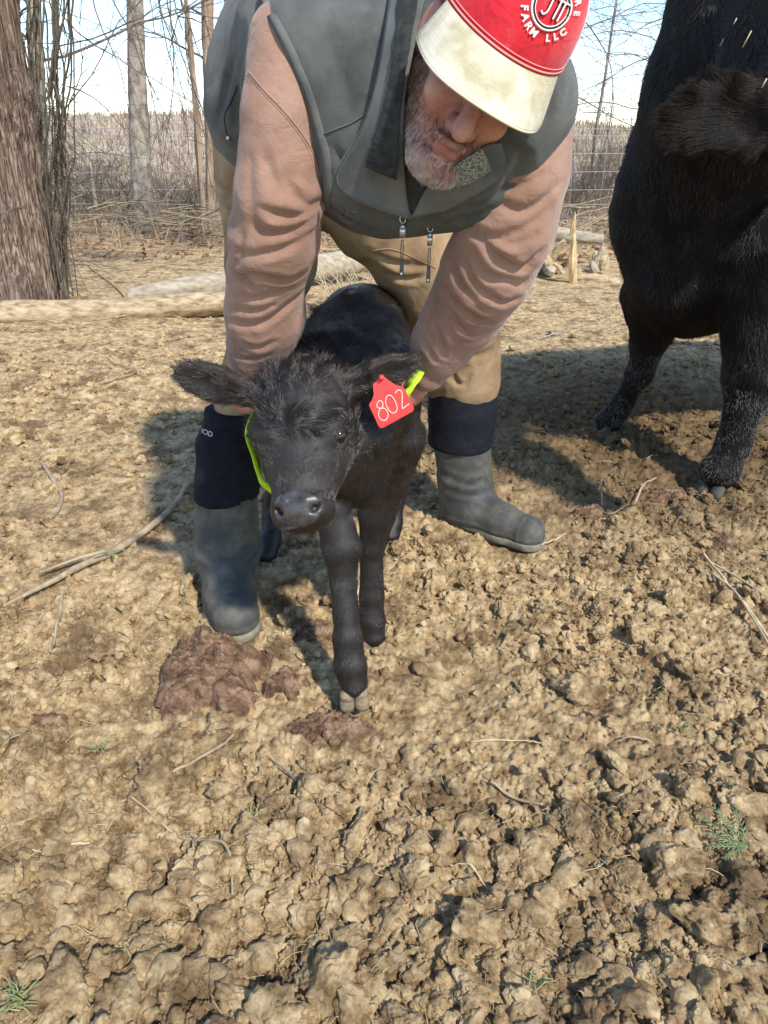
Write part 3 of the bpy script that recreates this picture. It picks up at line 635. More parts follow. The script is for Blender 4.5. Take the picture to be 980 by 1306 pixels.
# hands: palm, four curled fingers and a thumb each
def hand(wr, pc, fd, side, nrmv, s=1.0):
    fd, side = nrm(fd), nrm(side); nv_ = nrm(nrmv)
    B.rc(wr, pc, .026, .030, .02); B.rc(pc - side * .018, pc + side * .018 + fd * .03, .018, .016, .012, nv_, .8)
    for i, (ln_, o) in enumerate(((.9, .030), (1.0, .010), (.95, -.010), (.75, -.028))):
        k0 = pc + side * o + fd * .040; k1 = k0 + (fd * .85 + nv_ * .5) * .036 * ln_; k2 = k1 + (fd * .45 + nv_ * .9) * .024 * ln_; k3 = k2 + (fd * -.1 + nv_) * .018 * ln_
        B.chain([k0, k1, k2, k3], [.0098, .0090, .0082, .0072], .005)
    t0 = pc + side * .022 - fd * .01; t1 = t0 + side * .026 + fd * .018; t2 = t1 + side * .008 + fd * .03 + nv_ * .008; B.chain([t0, t1, t2], [.013, .0105, .0088], .006)
hand(P(329, 480, 1.41), P(314, 508, 1.405), P(350, 545, 1.375) - P(314, 508, 1.405), A(0, -.8, .5), A(.8, .3, 0))
hand(P(545, 474, 1.40), P(522, 500, 1.425), P(496, 540, 1.41) - P(522, 500, 1.425), A(0, -.6, .7), A(-.8, .4, -.1))
# neck and head
B.rc(P(560, 150, 1.23), M3(0, -.03, -.03), .062, .055, .03)
B.el(M3(0, .045, -.018), (.074, .088, .096), HX, .02).el(M3(0, -.03, .033), (.060, .082, .060), HX, .02)
for s in (-1, 1):
    B.rc(M3(s * .054, -.05, .0), M3(s * .020, -.108, .078), .025, .022, .02)
    B.el(M3(s * .036, -.030, .068), (.024, .022, .020), HX, .015)
    B.rc(M3(s * .013, -.040, .104), M3(s * .012, -.038, .098), .0088, .009, .006)
    B.el(M3(s * .031, .006, .100), (.018, .013, .014), HX, .012, sub=1)
    B.rc(M3(s * .012, .024, .094), M3(s * .046, .024, .078), .009, .008, .01)
    B.rc(M3(s * .020, .009, .081), M3(s * .042, .008, .074), .0065, .006, .004).rc(M3(s * .020, -.006, .080), M3(s * .042, -.005, .074), .006, .0055, .004)
    B.el(M3(s * .081, -.004, -.008), (.010, .034, .019), nrm(np.stack([hL_ + .35 * s * hF, hU_, hF - .35 * s * hL_])), .006)
    B.el(M3(s * .091, .0, .0), (.009, .022, .010), HX, .006, sub=1)
    B.rc(M3(s * .0065, -.046, .112), M3(s * .0065, -.041, .108), .0035, .0035, .003, sub=1)
B.rc(M3(0, .012, .092), M3(0, -.034, .118), .0095, .0135, .010)
B.rc(M3(-.019, -.067, .094), M3(.019, -.067, .094), .0055, .0055, .006).rc(M3(-.010, -.065, .100), M3(.010, -.065, .100), .005, .005, .006)
B.rc(M3(-.013, -.0790, .097), M3(.013, -.0790, .097), .0058, .0058, .006)
B.el(M3(0, -.112, .086), (.024, .020, .022), HX, .018)
B.rc(M3(-.022, -.0725, .105), M3(.022, -.0725, .105), .0018, .0018, .003, sub=1)
hl, hh_ = HC - .16, HC + .17
BV, BF = B.mesh([rng(-.62, .42, .006, hl[0], hh_[0], .0026), rng(.85, 2.2, .006, hl[1], hh_[1], .0026), rng(-.01, 1.45, .006, hl[2], hh_[2], .0026)])
hq = (BV - HC) @ HX.T
lipm = mat('lips', [(.28, .115, .09), (.36, .15, .12)], .45, 60, 3, .1, spec=.4, sss=.1)
fl_ = (np.abs(hq[:, 0]) < .021) & (hq[:, 1] < -.0660) & (hq[:, 1] > -.0835) & (hq[:, 2] > .082)
body = mk('body', BV, BF, [skin, lipm], man, midx=(fl_[BF].mean(1) > .5).astype(int))
eyem = mat_simple('eye_white', (.6, .55, .5), .2, .5)
for s in (-1, 1):
    b = bmesh.new(); bmesh.ops.create_uvsphere(b, u_segments=16, v_segments=10, radius=.0115); me = bpy.data.meshes.new('eye'); b.to_mesh(me); b.free(); me.materials.append(eyem)
    o = bpy.data.objects.new('eye', me); COL.objects.link(o); o.parent = man; o.location = Vector(M3(s * .031, .003, .0735) - wloc(man))
# beard, moustache, sideburns, short hair
rt, rn = sample(BV, BF, 60000, lambda c: (np.linalg.norm(c - HC, axis=1) < .17).astype(float) + 1e-9)
q = (rt - HC) @ HX.T
near_ = (np.linalg.norm(q * A(1, .9, .9), axis=1) < .158) & (np.abs(q[:, 0]) < .084) & (q[:, 2] > -.02 - .5 * (q[:, 1] + .13)) & ~((q[:, 1] < -.10) & (q[:, 2] < .035))
low = (q[:, 1] < -.048) & (q[:, 2] > .0) & (q[:, 1] > -.142) & near_
cheek = near_ & (np.abs(q[:, 0]) > .046) & (q[:, 1] < .0) & (q[:, 1] > -.14) & (q[:, 2] > -.012) & (q[:, 1] < -.012 - .55 * (q[:, 2] - .01))
sideb = (np.abs(q[:, 0]) > .058) & (q[:, 1] < .06) & (q[:, 1] > -.05) & (q[:, 2] > -.0) & (q[:, 2] < .035)
lip = (np.abs(q[:, 0]) < .023) & (q[:, 1] < -.0655) & (q[:, 1] > -.084) & (q[:, 2] > .078)
nose_ = (np.abs(q[:, 0]) < .019) & (q[:, 1] > -.052) & (q[:, 2] > .09)
smile = (np.abs(q[:, 0]) > .03) & (q[:, 2] > .055) & (q[:, 1] > -.058)
bd = (low | cheek | sideb) & ~lip & ~nose_ & ~smile
wh = noise(rt, 60, 3) * .5 + (-q[:, 1] - .075) * 14 + np.abs(q[:, 0]) * 2 - .22
grey = mat('grey_beard_hair', [(.30, .28, .26), (.62, .60, .57)], .5, 90, 3, 0, spec=.4)
brwn = mat('brown_beard_hair', [(.07, .045, .03), (.20, .15, .11)], .5, 90, 3, 0, spec=.4)
dn = nrm(-hU_ * 1.0 + hF * .25)
for nm_, mm_, sel in (('beard', grey, bd & (wh + .35 * RS.randn(len(rt)) > 0)), ('moustache', brwn, bd & (wh + .35 * RS.randn(len(rt)) <= 0))):
    hairs(nm_, rt[sel], rn[sel], np.broadcast_to(dn, rt[sel].shape), np.where(q[sel, 1] < -.08, .0085, .006), mm_, man, .00022, .5, .35, 80, kind='stuff')
hd = (np.linalg.norm(q, axis=1) < .125) & (q[:, 2] < .01) & (q[:, 1] > -.045) & (q[:, 1] < .07) & ~((np.abs(q[:, 0]) > .074) & (q[:, 2] > -.03))
hairs('short_hair', rt[hd], rn[hd], np.broadcast_to(-hU_, rt[hd].shape), .012, brwn, man, .00022, .4, .3, 60, kind='stuff')
# --- cap
redm = mat('red_cap_cloth', [(.58, .02, .035), (.68, .035, .05)], .97, 14, 6, .5, 420, .0008, crumple=26, spec=.04, dust=((.72, .30, .28), 16, .60, .85, .5), sheen=.2)
brimm = mat('stained_cream_brim', [(.42, .38, .25), (.60, .57, .44), (.66, .64, .54)], .85, 16, 8, .3, 400, .0005, spec=.2, weave=300, dust=((.38, .30, .16), 22, .5, .8, .6))
meshm = mat('white_cap_mesh', [(.70, .70, .78), (.82, .82, .9)], .8, 300, 2, .6, 700, .001)
thr = mat_simple('white_thread', (.80, .74, .70), .7, .2); blk = mat_simple('black_thread', (.02, .02, .025), .7, .3); pink = mat_simple('pale_red_thread', (.75, .30, .28), .7, .2)
cap = bpy.data.objects.new('cap', None); COL.objects.link(cap); cap.parent = man; cap.location = Vector(HC - wloc(man)); cap.empty_display_size = .05
RL, RU, RF, CU0 = .092, .106, .114, .046
def crown(th, ph, off=0):      # th: 0 front .. pi back; ph 0 rim .. pi/2 top
    k = np.cos(ph) ** .62; tall = .012 * np.clip(np.cos(th), 0, 1) ** .5 * np.sin(ph)
    l = (RL + off) * np.sin(th) * k; f = (RF + off) * np.cos(th) * k - .016 - .010 * np.sin(ph); u = CU0 + .012 * np.cos(th) + (RU - .012 + off) * np.sin(ph) + tall
    return HC + l[..., None] * hL_ + u[..., None] * hU_ + f[..., None] * hF
def shell(name, t0, t1, m, off=0, nu=60, nv=26, p0=-.05):
    th, ph = np.meshgrid(np.linspace(t0, t1, nu), np.linspace(p0, math.pi / 2 - .01, nv)); a = crown(th, ph, off); b = crown(th, ph, off - .0022)
    V = np.vstack([a.reshape(-1, 3), b.reshape(-1, 3)]); N_ = nu * nv; i = (np.arange(nv - 1)[:, None] * nu + np.arange(nu - 1)[None]).ravel(); F = np.stack([i, i + 1, i + nu + 1, i + nu], -1)
    e = np.arange(nu - 1); F3 = np.stack([e, e + 1, e + 1 + N_, e + N_], -1)
    s1 = np.arange(nv - 1) * nu; F4 = np.stack([s1, s1 + nu, s1 + nu + N_, s1 + N_], -1); s2 = s1 + nu - 1
    return mk(name, V, np.vstack([F, F[:, ::-1] + N_, F3, F4, np.stack([s2, s2 + nu, s2 + nu + N_, s2 + N_], -1)]), m, cap)
shell('front_panel', -1.38, 1.38, redm); shell('mesh_panel', 1.38, 2 * math.pi - 1.38, meshm, -.001)
TH = np.linspace(-1.38, 1.38, 70); tubes('seam', [(crown(TH, np.full(70, .02), .0006), .0013), (crown(TH, np.full(70, .065), .0003), .0007)], pink, cap)
PHs = np.linspace(-.05, 1.5, 40)
tubes('seam', [(crown(np.full(40, s * 1.38), PHs, .0008), .0012) for s in (-1, 1)], meshm, cap)
# visor
nu2, nv2 = 49, 22; a_ = np.linspace(-1, 1, nu2); s_ = np.linspace(0, 1, nv2); aa, ss = np.meshgrid(a_, s_)
th = aa * 1.08; base = crown(th, np.full_like(th, -.02), .0)
ext = .064 * (1 - np.abs(aa) ** 5 * .80) * ss
spread = .014 * aa * ss
drop = -(.030 * ss + .004 * ss ** 2) - .013 * (aa ** 2) * ss
vis_ = base + hF * (ext + .0)[..., None] + hL_ * spread[..., None] + hU_ * drop[..., None]
vn = nrm(np.cross(np.gradient(vis_, axis=1), np.gradient(vis_, axis=0))); vn = np.where((vn @ hU_)[..., None] < 0, -vn, vn)
Vt = vis_ + vn * .0013; Vb = vis_ - vn * .0013; N_ = nu2 * nv2; i = (np.arange(nv2 - 1)[:, None] * nu2 + np.arange(nu2 - 1)[None]).ravel(); F = np.stack([i, i + 1, i + nu2 + 1, i + nu2], -1)
e = np.arange(nu2 - 1) + (nv2 - 1) * nu2; s1 = np.arange(nv2 - 1) * nu2; s2 = s1 + nu2 - 1
vis_o = mk('visor', np.vstack([Vt.reshape(-1, 3), Vb.reshape(-1, 3)]), np.vstack([F, F[:, ::-1] + N_, np.stack([e, e + 1, e + 1 + N_, e + N_], -1), np.stack([s1, s1 + nu2, s1 + nu2 + N_, s1 + N_], -1), np.stack([s2, s2 + nu2, s2 + nu2 + N_, s2 + N_], -1)]), brimm, cap)
bt = mat_simple('brim_stitching', (.56, .53, .40), .8, .2)
tubes('visor_edge', [(catmull(vis_[-1], 90), .0016)], bt, cap)
tubes('stitching', [((vis_ + vn * .0012)[k], .00035) for k in (3, 6, 9, 12, 15, 18)], bt, cap)
# lettering on the front panel
def cap_pt(l, u, off=.0012):   # invert: find th, ph for the offsets l (his left) and u (up from the rim, along the panel)
    l = np.asarray(l, float); u = np.asarray(u, float); ph = np.clip(u / (RU + .012), 0, 1.5); k = np.cos(ph) ** .62; th = np.arcsin(np.clip(l / (RL * k), -1, 1)); return crown(th, ph, off)
def text_mesh(body, size, ext=.0, extrude=.02, off=0.0):
    c = bpy.data.curves.new('t', 'FONT'); c.body = body; c.size = size; c.align_x = 'CENTER'; c.align_y = 'CENTER'; c.offset = off; o = bpy.data.objects.new('t', c); COL.objects.link(o)
    dg = bpy.context.evaluated_depsgraph_get(); me = bpy.data.meshes.new_from_object(o.evaluated_get(dg)); V = np.array([v.co[:] for v in me.vertices]).reshape(-1, 3); F = [tuple(p.vertices) for p in me.polygons]
    bpy.data.objects.remove(o); bpy.data.meshes.remove(me); return V, F
def letter(ch, size, mapf, m, parent, name='letter', th=.0008, off=0.0):
    V, F = text_mesh(ch, size, off=off)
    Vw = mapf(V[:, 0], V[:, 1]); base = wloc(parent); n = len(V)
    Vb = mapf(V[:, 0], V[:, 1], True); me = bpy.data.meshes.new(name); me.from_pydata([tuple(x) for x in np.vstack([Vw, Vb]) - base], [], F + [tuple(i + n for i in f[::-1]) for f in F]); me.materials.append(m); me.update()
    o = bpy.data.objects.new(name, me); COL.objects.link(o); o.parent = parent; return o
EL, EU = .020, .071
def ring(r, w, m, off):
    t = np.linspace(0, 2 * math.pi, 60); return (cap_pt(EL + r * np.cos(t), EU + r * np.sin(t), off), w)
tubes('emblem_ring', [ring(.0245, .0016, thr, .0005)], thr, cap); tubes('emblem_ring', [ring(.0222, .0012, blk, .0010)], blk, cap)
tubes('emblem_ring', [ring(.0205, .0007, thr, .0006)], thr, cap)
def seg(pl, w, m, off, nm='monogram'):
    tubes(nm, [(cap_pt([p[0] + EL for p in catmull([A(*q) for q in l], 16)], [p[1] + EU for p in catmull([A(*q) for q in l], 16)], off), w) for l in pl], m, cap, 6)
jt = [[(-.004, .013), (-.004, .005), (-.004, -.006), (-.007, -.011), (-.011, -.009)], [(-.012, .013), (-.006, .013), (0, .013)], [(.002, .012), (.008, .012), (.018, .012)], [(.006, .011), (.006, 0), (.006, -.011)], [(.012, .011), (.012, 0), (.012, -.011)]]
seg(jt, .0022, blk, .0004); seg(jt, .0012, thr, .0020)
rr_ = .0335
for k, ch in enumerate('FARM LLC'):
    if ch == ' ': continue
    a = -2.62 + k * (.292) ; cx, cy = EL + rr_ * math.cos(a), EU + rr_ * math.sin(a); ro = a + math.pi / 2
    letter(ch, .0118, lambda x, y, bk=False, cx=cx, cy=cy, ro=ro: cap_pt(cx + x * math.cos(ro) - y * math.sin(ro), cy + x * math.sin(ro) + y * math.cos(ro), .0016 if not bk else .0004), thr, cap, off=.0004)
for a, ch in ((.22, 'E'), (.62, 'R')):
    cx, cy = EL + rr_ * math.cos(a), EU + rr_ * math.sin(a); ro = a - math.pi / 2
    letter(ch, .0118, lambda x, y, bk=False, cx=cx, cy=cy, ro=ro: cap_pt(cx + x * math.cos(ro) - y * math.sin(ro), cy + x * math.sin(ro) + y * math.cos(ro), .0016 if not bk else .0004), thr, cap, off=.0004)
scr = [[(-.062, .040), (-.0605, .050), (-.058, .043), (-.0555, .051), (-.0535, .042)], [(-.049, .047), (-.052, .044), (-.050, .042), (-.048, .047), (-.0475, .042)], [(-.042, .047), (-.045, .045), (-.044, .042), (-.041, .043)]]
tubes('handwriting', [(cap_pt(*catmull([A(*q) for q in l], 14).T, .0006), .0005) for l in scr], pink, cap)

# --- sweatshirt
S_ = Body(); S_.chain(aLp, aLr, .008).chain(aRp, aRr, .008).chain(TS, [r * .9 for r in TR], .05).rc(P(440, 110, 1.33), P(610, 155, 1.27), .10, .10, .05)
S_.rc(P(545, 196, 1.24), P(560, 160, 1.25), .05, .065, .02)
S_.cut(P(326, 486, 1.41), aLp[-1] - aLp[-2], .004) if False else None
SV, SF = S_.mesh([rng(-.42, .46, .0046), rng(1.0, 2.15, .0046), rng(.55, 1.45, .0046)])
SN = vnorm(SV, SF); sb0 = bvh(SV, SF)
def sleeve_folds(V, N, pts, seed, phase, elbow, amp):
    T, Rr, d, Ax = chain_param(V, pts); tot = sum(np.linalg.norm(b - a) for a, b in zip(pts[:-1], pts[1:])); t = T / tot
    up = A(0, -.5, .85); rd = nrm(Rr); ang = rd @ nrm(A(1, .2, 0)); ang2 = rd @ nrm(up)
    warp = .030 * noise(V, 7, seed) + .014 * noise(V, 16, seed + 1)
    ph = (T + .045 * ang * np.sin(phase + 5 * t) + .03 * ang2 + warp)
    r1 = (1 - np.abs(((ph * 15 + noise(V, 4, seed + 2) * .7) % 1) * 2 - 1)) ** 1.7
    r2 = (1 - np.abs(((ph * 26 + ang * .8) % 1) * 2 - 1)) ** 1.5
    m1 = np.clip(.5 + 1.2 * noise(V, 9, seed + 4), 0, 1); m2 = np.clip(.4 + 1.4 * noise(V, 13, seed + 6), 0, 1)
    env = np.exp(-((t - elbow) / .22) ** 2) + .85 * np.exp(-((t - .95) / .13) ** 2) + .18
    long = .006 * noise(np.stack([T * 3, ang * 2.2, ang2 * 2.2], -1), 1.3, seed + 8)
    return (amp * env * (r1 * m1 * 1.0 + r2 * m2 * .42 - .35) + long * np.clip(t * 2, 0, 1)) 
TL, _, dL, _ = chain_param(SV, aLp); TRr, _, dR, _ = chain_param(SV, aRp); isL = dL < dR
wL = np.clip((.11 - dL) / .03, 0, 1) * (TL > .02); wR = np.clip((.11 - dR) / .03, 0, 1) * (TRr > .02)
SV = SV + SN * (.0035 * noise(SV, 11, 40))[:, None]
CRL = [([(416, 254), (395, 262), (376, 247), (366, 226)], .011, .0075), ([(413, 262), (392, 274), (361, 277), (334, 266)], .011, .007), ([(410, 273), (382, 292), (352, 298), (325, 292)], .009, .007), ([(336, 195), (350, 230), (368, 258)], .006, .008),
    ([(320, 200), (318, 250), (330, 300)], .005, .010), ([(294, 318), (322, 326), (362, 318), (396, 300)], .007, .007), ([(290, 345), (312, 356), (330, 372)], .009, .0055), ([(292, 357), (321, 350), (365, 358), (388, 350)], .011, .006), ([(294, 376), (330, 380), (372, 366)], .007, .006),
    ([(292, 410), (325, 414), (352, 402), (384, 374)], .010, .006), ([(296, 395), (330, 396), (350, 390)], .006, .005), ([(300, 434), (329, 444), (352, 436)], .007, .005), ([(296, 452), (318, 458), (345, 452)], .005, .004), ([(310, 300), (306, 330), (298, 345)], .005, .006)]
CRR = [([(604, 298), (628, 322), (655, 342), (672, 340), (690, 322)], .014, .008), ([(604, 322), (620, 349), (647, 357), (668, 362)], .012, .007), ([(594, 334), (610, 366), (640, 386), (662, 382)], .010, .006), ([(564, 359), (579, 384), (608, 406), (632, 412)], .011, .006),
    ([(545, 402), (560, 428), (566, 456)], .009, .005), ([(532, 420), (542, 440), (556, 462)], .007, .005), ([(576, 335), (588, 362), (604, 380)], .009, .006), ([(575, 395), (590, 420), (604, 430)], .008, .005), ([(594, 286), (613, 298), (640, 302), (674, 288), (700, 262)], .009, .007),
    ([(637, 259), (665, 270), (694, 255), (716, 232)], .009, .007), ([(640, 240), (664, 236), (694, 220)], .007, .006), ([(655, 222), (685, 205), (712, 180)], .006, .006), ([(560, 380), (548, 400), (540, 425)], .007, .005), ([(620, 300), (650, 312), (682, 300)], .006, .006)]
SV = SV + SN * creases(SV, SN, sb0, CRL + CRR)[:, None]
SV = SV + SN * (.0012 * noise(SV, 45, 6))[:, None]; SV = relax(SV, SF, 1, .3)
sw = mk('sweatshirt', SV, SF, shirt, man); sbv = bvh(SV, SF)
def seamline(name, pts, m, parent, t, w=.0012, off=.0015, n=40):
    c = catmull([A(*p) for p in pts], n); q = np.array([onto(t, x, y, off) for x, y in c])
    qs = q.copy(); qs[1:-1] = (q[:-2] + q[1:-1] * 2 + q[2:]) / 4
    return tubes(name, [(qs, w)], m, parent, 6)
seamline('seam', [(318, 92), (340, 118), (370, 150), (396, 188), (408, 225)], shirt, sw, sbv, .0017, .0003)
seamline('seam', [(316, 95), (338, 121), (368, 153), (393, 190), (404, 226)], shirt, sw, sbv, .0009, .0003)
# --- trousers
Tb = Body(); Tb.chain(lLp, lLr, .01).chain(lRp, lRr, .01).rc(P(352, 190, 1.93), P(440, 200, 1.96), RP(78, P(372, 190, 1.93)), RP(74, P(440, 200, 1.96)), .04).rc(TS[0], TS[1], TR[0] * .9, TR[1] * .85, .04)
TV, TF = Tb.mesh([rng(-.66, .42, .007), rng(1.45, 2.25, .007), rng(.30, 1.4, .007)]); TN = vnorm(TV, TF)
def leg_folds(V, pts, seed):
    T, Rr, d, Ax = chain_param(V, pts); rd = nrm(Rr); a = rd @ A(1, 0, 0); ph = T + .05 * a + .05 * noise(V, 5, seed)
    r1 = (1 - np.abs(((ph * 8) % 1) * 2 - 1)) ** 2; tot = T.max(); return .010 * r1 * np.clip(.4 + noise(V, 5, seed + 1), 0, 1) + .008 * fbm(V * A(1, 1, .4), 9, 3, seed + 2)
dl = chain_param(TV, lLp)[2]; dr = chain_param(TV, lRp)[2]
TV = TV + TN * (np.where(dl < dr, leg_folds(TV, lLp, 3), leg_folds(TV, lRp, 9)))[:, None]; tb0 = bvh(TV, TF); TV = TV + TN * creases(TV, TN, tb0, [([(272, 236), (290, 246), (310, 240)], .012, .009), ([(276, 262), (292, 270), (312, 262)], .009, .008), ([(470, 322), (505, 336), (545, 340)], .012, .008), ([(490, 350), (520, 356), (550, 350)], .010, .008), ([(560, 470), (590, 492), (600, 478)], .010, .006), ([(575, 440), (600, 455), (630, 446)], .009, .008), ([(566, 462), (580, 480), (584, 496)], .009, .005), ([(284, 310), (292, 340), (290, 380)], .008, .009), ([(395, 300), (385, 340), (392, 380)], .008, .008)], 2.0)[:, None]; TV = relax(TV, TF, 1)
tr = mk('trousers', TV, TF, pantm, man); tbv = bvh(TV, TF)
seamline('seam', [(470, 320), (500, 318), (530, 330), (556, 342)], pantm, tr, tbv, .0012, .001)
# --- vest
Vb_ = Body(); Vb_.chain(TS, TR, .05).rc(P(445, 118, 1.33), P(606, 158, 1.27), RP(112, P(445, 118, 1.33)), RP(112, P(606, 158, 1.27)), .05)
Vb_.rc(P(495, 196, 1.30), P(590, 205, 1.27), RP(98, P(495, 196, 1.30)), RP(86, P(590, 205, 1.27)), .04)
Vb_.rc(P(470, 60, 1.29), P(403, 55, 1.27), .090, .074, .04).rc(P(600, 140, 1.25), P(664, 128, 1.19), .09, .083, .04)
Vb_.rc(P(330, 110, 1.80), P(318, 132, 1.78), RP(48, P(330, 110, 1.8)), RP(50, P(320, 135, 1.78)), .04)
# neck opening
Vb_.rc(P(530, 200, 1.02), P(575, 130, 1.2), .046, .064, .02, sub=1)
Vb_.cut(P(300, 195, 1.9), A(-.05, .35, -1), .01)
VV, VF = Vb_.mesh([rng(-.50, .46, .0055), rng(1.0, 2.2, .0055), rng(.80, 1.5, .0055)]); VN = vnorm(VV, VF)
crs = .006 * fbm(VV * A(1, .6, 1), 7, 3, 50) + .004 * (1 - np.abs(noise(VV * A(1.4, .5, 1), 9, 60)) * 2)
vb0 = bvh(VV, VF); CRV = [([(345, 40), (375, 100), (400, 160)], .006, .012), ([(420, 60), (440, 110), (445, 150)], .005, .012), ([(470, -10), (450, 60), (430, 120)], .006, .014), ([(425, 190), (440, 215), (470, 255)], .006, .008), ([(300, 60), (290, 110), (280, 160)], .008, .010), ([(312, 40), (305, 100), (300, 160)], .007, .010),
    ([(420, 262), (450, 285), (480, 292)], .006, .007), ([(570, 285), (600, 276), (625, 262)], .008, .006), ([(640, 180), (665, 200), (640, 236)], .008, .008), ([(600, 262), (640, 244), (668, 214)], .007, .007), ([(690, 110), (700, 140), (690, 170)], .006, .009), ([(500, 150), (480, 190), (470, 215)], .006, .008)]
VV = VV + VN * (crs + creases(VV, VN, vb0, CRV))[:, None]; VV = relax(VV, VF, 1, .4)
ve = mk('vest', VV, VF, vestm, man); vbv = bvh(VV, VF)
edge = mat_simple('charcoal_piping', (.13, .135, .13), .85, .2)
def band(name, pts, m, parent, t, w, th, off, n=50):
    c = catmull([A(*p) for p in pts], n); q = np.array([onto(t, x, y, off) for x, y in c])
    for _ in range(3): q[1:-1] = (q[:-2] + q[1:-1] * 2 + q[2:]) / 4
    tg_ = nrm(np.gradient(q, axis=0)); vw = nrm(q - A(0, 0, H0)); sd = nrm(np.cross(tg_, vw)) * w; nn = vw * th
    V = np.vstack([q - sd, q - nn, q + sd, q + nn]); k = len(q); i = np.arange(k - 1); F = np.vstack([np.stack([s * k + i, s * k + i + 1, ((s + 1) % 4) * k + i + 1, ((s + 1) % 4) * k + i], -1) for s in range(4)])
    return mk(name, V, F, m, parent)
band('armhole_edge', [(333, -8), (352, 28), (374, 72), (394, 120), (408, 168), (418, 212), (419, 250), (414, 272)], vestm, ve, vbv, .0075, .004, .004)
seamline('seam', [(412, 171), (430, 164), (448, 157), (470, 143)], edge, ve, vbv, .0011, .001)
colm = mat('faded_collar_canvas', [(.075, .08, .075), (.12, .126, .12), (.155, .16, .15)], .9, 12, 8, .4, 300, .0008, weave=420)
# collar flaps, laid on the vest
def flap(rows, name, m, th=.0045, par=ve, cf=None):
    g = []
    for r in rows:
        p0 = onto(vbv, r[0][0], r[0][1], r[0][2] + .014, 1.2); Y0 = p0[1]; g.append([p0] + [P(x, y, Y0 - dy - .004) for x, y, dy in r[1:]])
    if name != 'collar': g = [[q - nrm(q - A(0, 0, H0)) * .010 for q in r] for r in g]
    o = ribbon_stack(g, m, th, name, par, 24, 44, crease=cf)
    if name == 'collar':
        gg = np.array(g); q1 = catmull(gg[:, 0], 50); q2 = catmull(gg[-1], 20); ins = lambda q, c: q + (c - q) * .10 - nrm(q - A(0, 0, H0)) * .0026
        tubes('stitching', [(ins(q1, catmull(gg[:, 1], 50)), .0009), (ins(q2, catmull(gg[-2], 20)), .0009)], edge, par, 5); tubes('piping', [(np.vstack([q1, q2[1:]]), .0024)], edge, par, 6)
    return o
flap([[(502, -25, .010), (520, -25, .012), (538, -25, .018), (548, -25, .02)], [(492, 45, .010), (508, 50, .014), (522, 52, .022), (530, 54, .024)], [(480, 110, .010), (494, 118, .016), (508, 122, .024), (517, 124, .026)], [(462, 165, .010), (480, 176, .016), (498, 185, .024), (515, 192, .026)], [(428, 222, .008), (458, 232, .012), (490, 242, .016), (519, 250, .016)], [(436, 243, .008), (462, 257, .008), (494, 269, .008), (525, 278, .008)]], 'collar', colm)
lin = mat('ribbed_collar_lining', [(.018, .02, .018), (.04, .043, .04)], .9, 90, 3, .5, 240, .001, weave=260); rib = lambda g: .0012 * np.sin(g[..., 2] * 700 + g[..., 0] * 200)
flap([[(512, -20, .030), (524, -20, .006), (536, -20, .010)], [(504, 60, .030), (514, 62, .006), (522, 64, .010)], [(493, 120, .028), (503, 124, .006), (512, 126, .010)], [(478, 175, .026), (494, 182, .006), (508, 188, .008)], [(466, 212, .020), (486, 222, .004), (506, 230, .006)]], 'collar_lining', lin, .002, ve, rib)
flap([[(566, 268, .008), (545, 272, .004), (526, 276, .002)], [(578, 262, .008), (562, 248, .014), (548, 236, .022)], [(606, 247, .008), (597, 226, .016), (586, 206, .026)], [(638, 226, .008), (628, 206, .016), (618, 186, .026)], [(647, 219, .008), (644, 198, .016), (640, 182, .026)]][::-1], 'collar', colm)
ln2 = mat('patterned_collar_lining', [(.10, .11, .09), (.30, .30, .25)], .9, 420, 1, .9, 300, .002, lo=.46, hi=.54, weave=300)
flap([[(584, 240, .026), (580, 226, .006), (576, 214, .012)], [(606, 230, .026), (601, 214, .006), (596, 201, .012)], [(627, 217, .026), (621, 202, .006), (615, 190, .012)]][::-1], 'collar_lining', ln2, .002)
# zip pulls
metal = mat_simple('zip_metal', (.5, .52, .55), .3, .5, metal=.9); cord = mat_simple('grey_pull_cord', (.09, .095, .09), .7, .3); dot = mat_simple('reflective_dot', (.75, .78, .80), .3, .5)
def pull(x, y, x2, y2, lab):
    p0 = onto(vbv, x, y, .012, 1.2); p1 = P(x2, y2, p0[1] + .002); d = p1 - p0; ax = [A(1, 0, 0), A(0, 1, .1), nrm(d)]
    r_ = tubes('zip_pull', [(catmull([p0 + A(math.cos(t) * .0045, 0, .004 + math.sin(t) * .006) for t in np.linspace(0, 6.28, 9)], 20), .0009)], metal, ve)
    V1 = join([box(p0 + d * .18, ax, (.0085, .002, .017)), box(p0 + d * .09, ax, (.005, .0025, .008))]); mk('pull_tab', V1[0], V1[1], metal, ve)
    tubes('pull_cord', [(catmull([p0 + d * .32 + A(s * .0012, -.001, 0), p0 + d * .55 + A(s * .0018, 0, 0), p0 + d * .72 + A(s * .001, 0, 0)], 8), .0009) for s in (-1, 1)] + [(np.array([p0 + d * .68, p0 + d * .85, p0 + d]), [.0028, .0036, .0034])], cord, r_)
    V2, F2, T2 = tube([p0 + d * .95 - A(0, .0045, 0), p0 + d * .95 - A(0, .0028, 0)], .0019, 10); mk('reflective_dot', V2, [F2, T2], dot, ve)
pull(514, 283, 512, 352, ''); pull(549, 294, 546, 360, '')
seamline('zip_seam', [(526, 268), (518, 282), (512, 296)], blk, ve, vbv, .0015, .001, 12)
seamline('pocket_zip', [(303, 110), (294, 132), (286, 150), (291, 178)], blk, ve, vbv, .0015, .0005, 16)
pt = onto(vbv, 291, 176, .006, 1.8); V2, F2, T2 = tube([pt, pt - A(0, .004, 0)], .0035, 10); mk('reflective_dot', V2, [F2, T2], dot, ve)
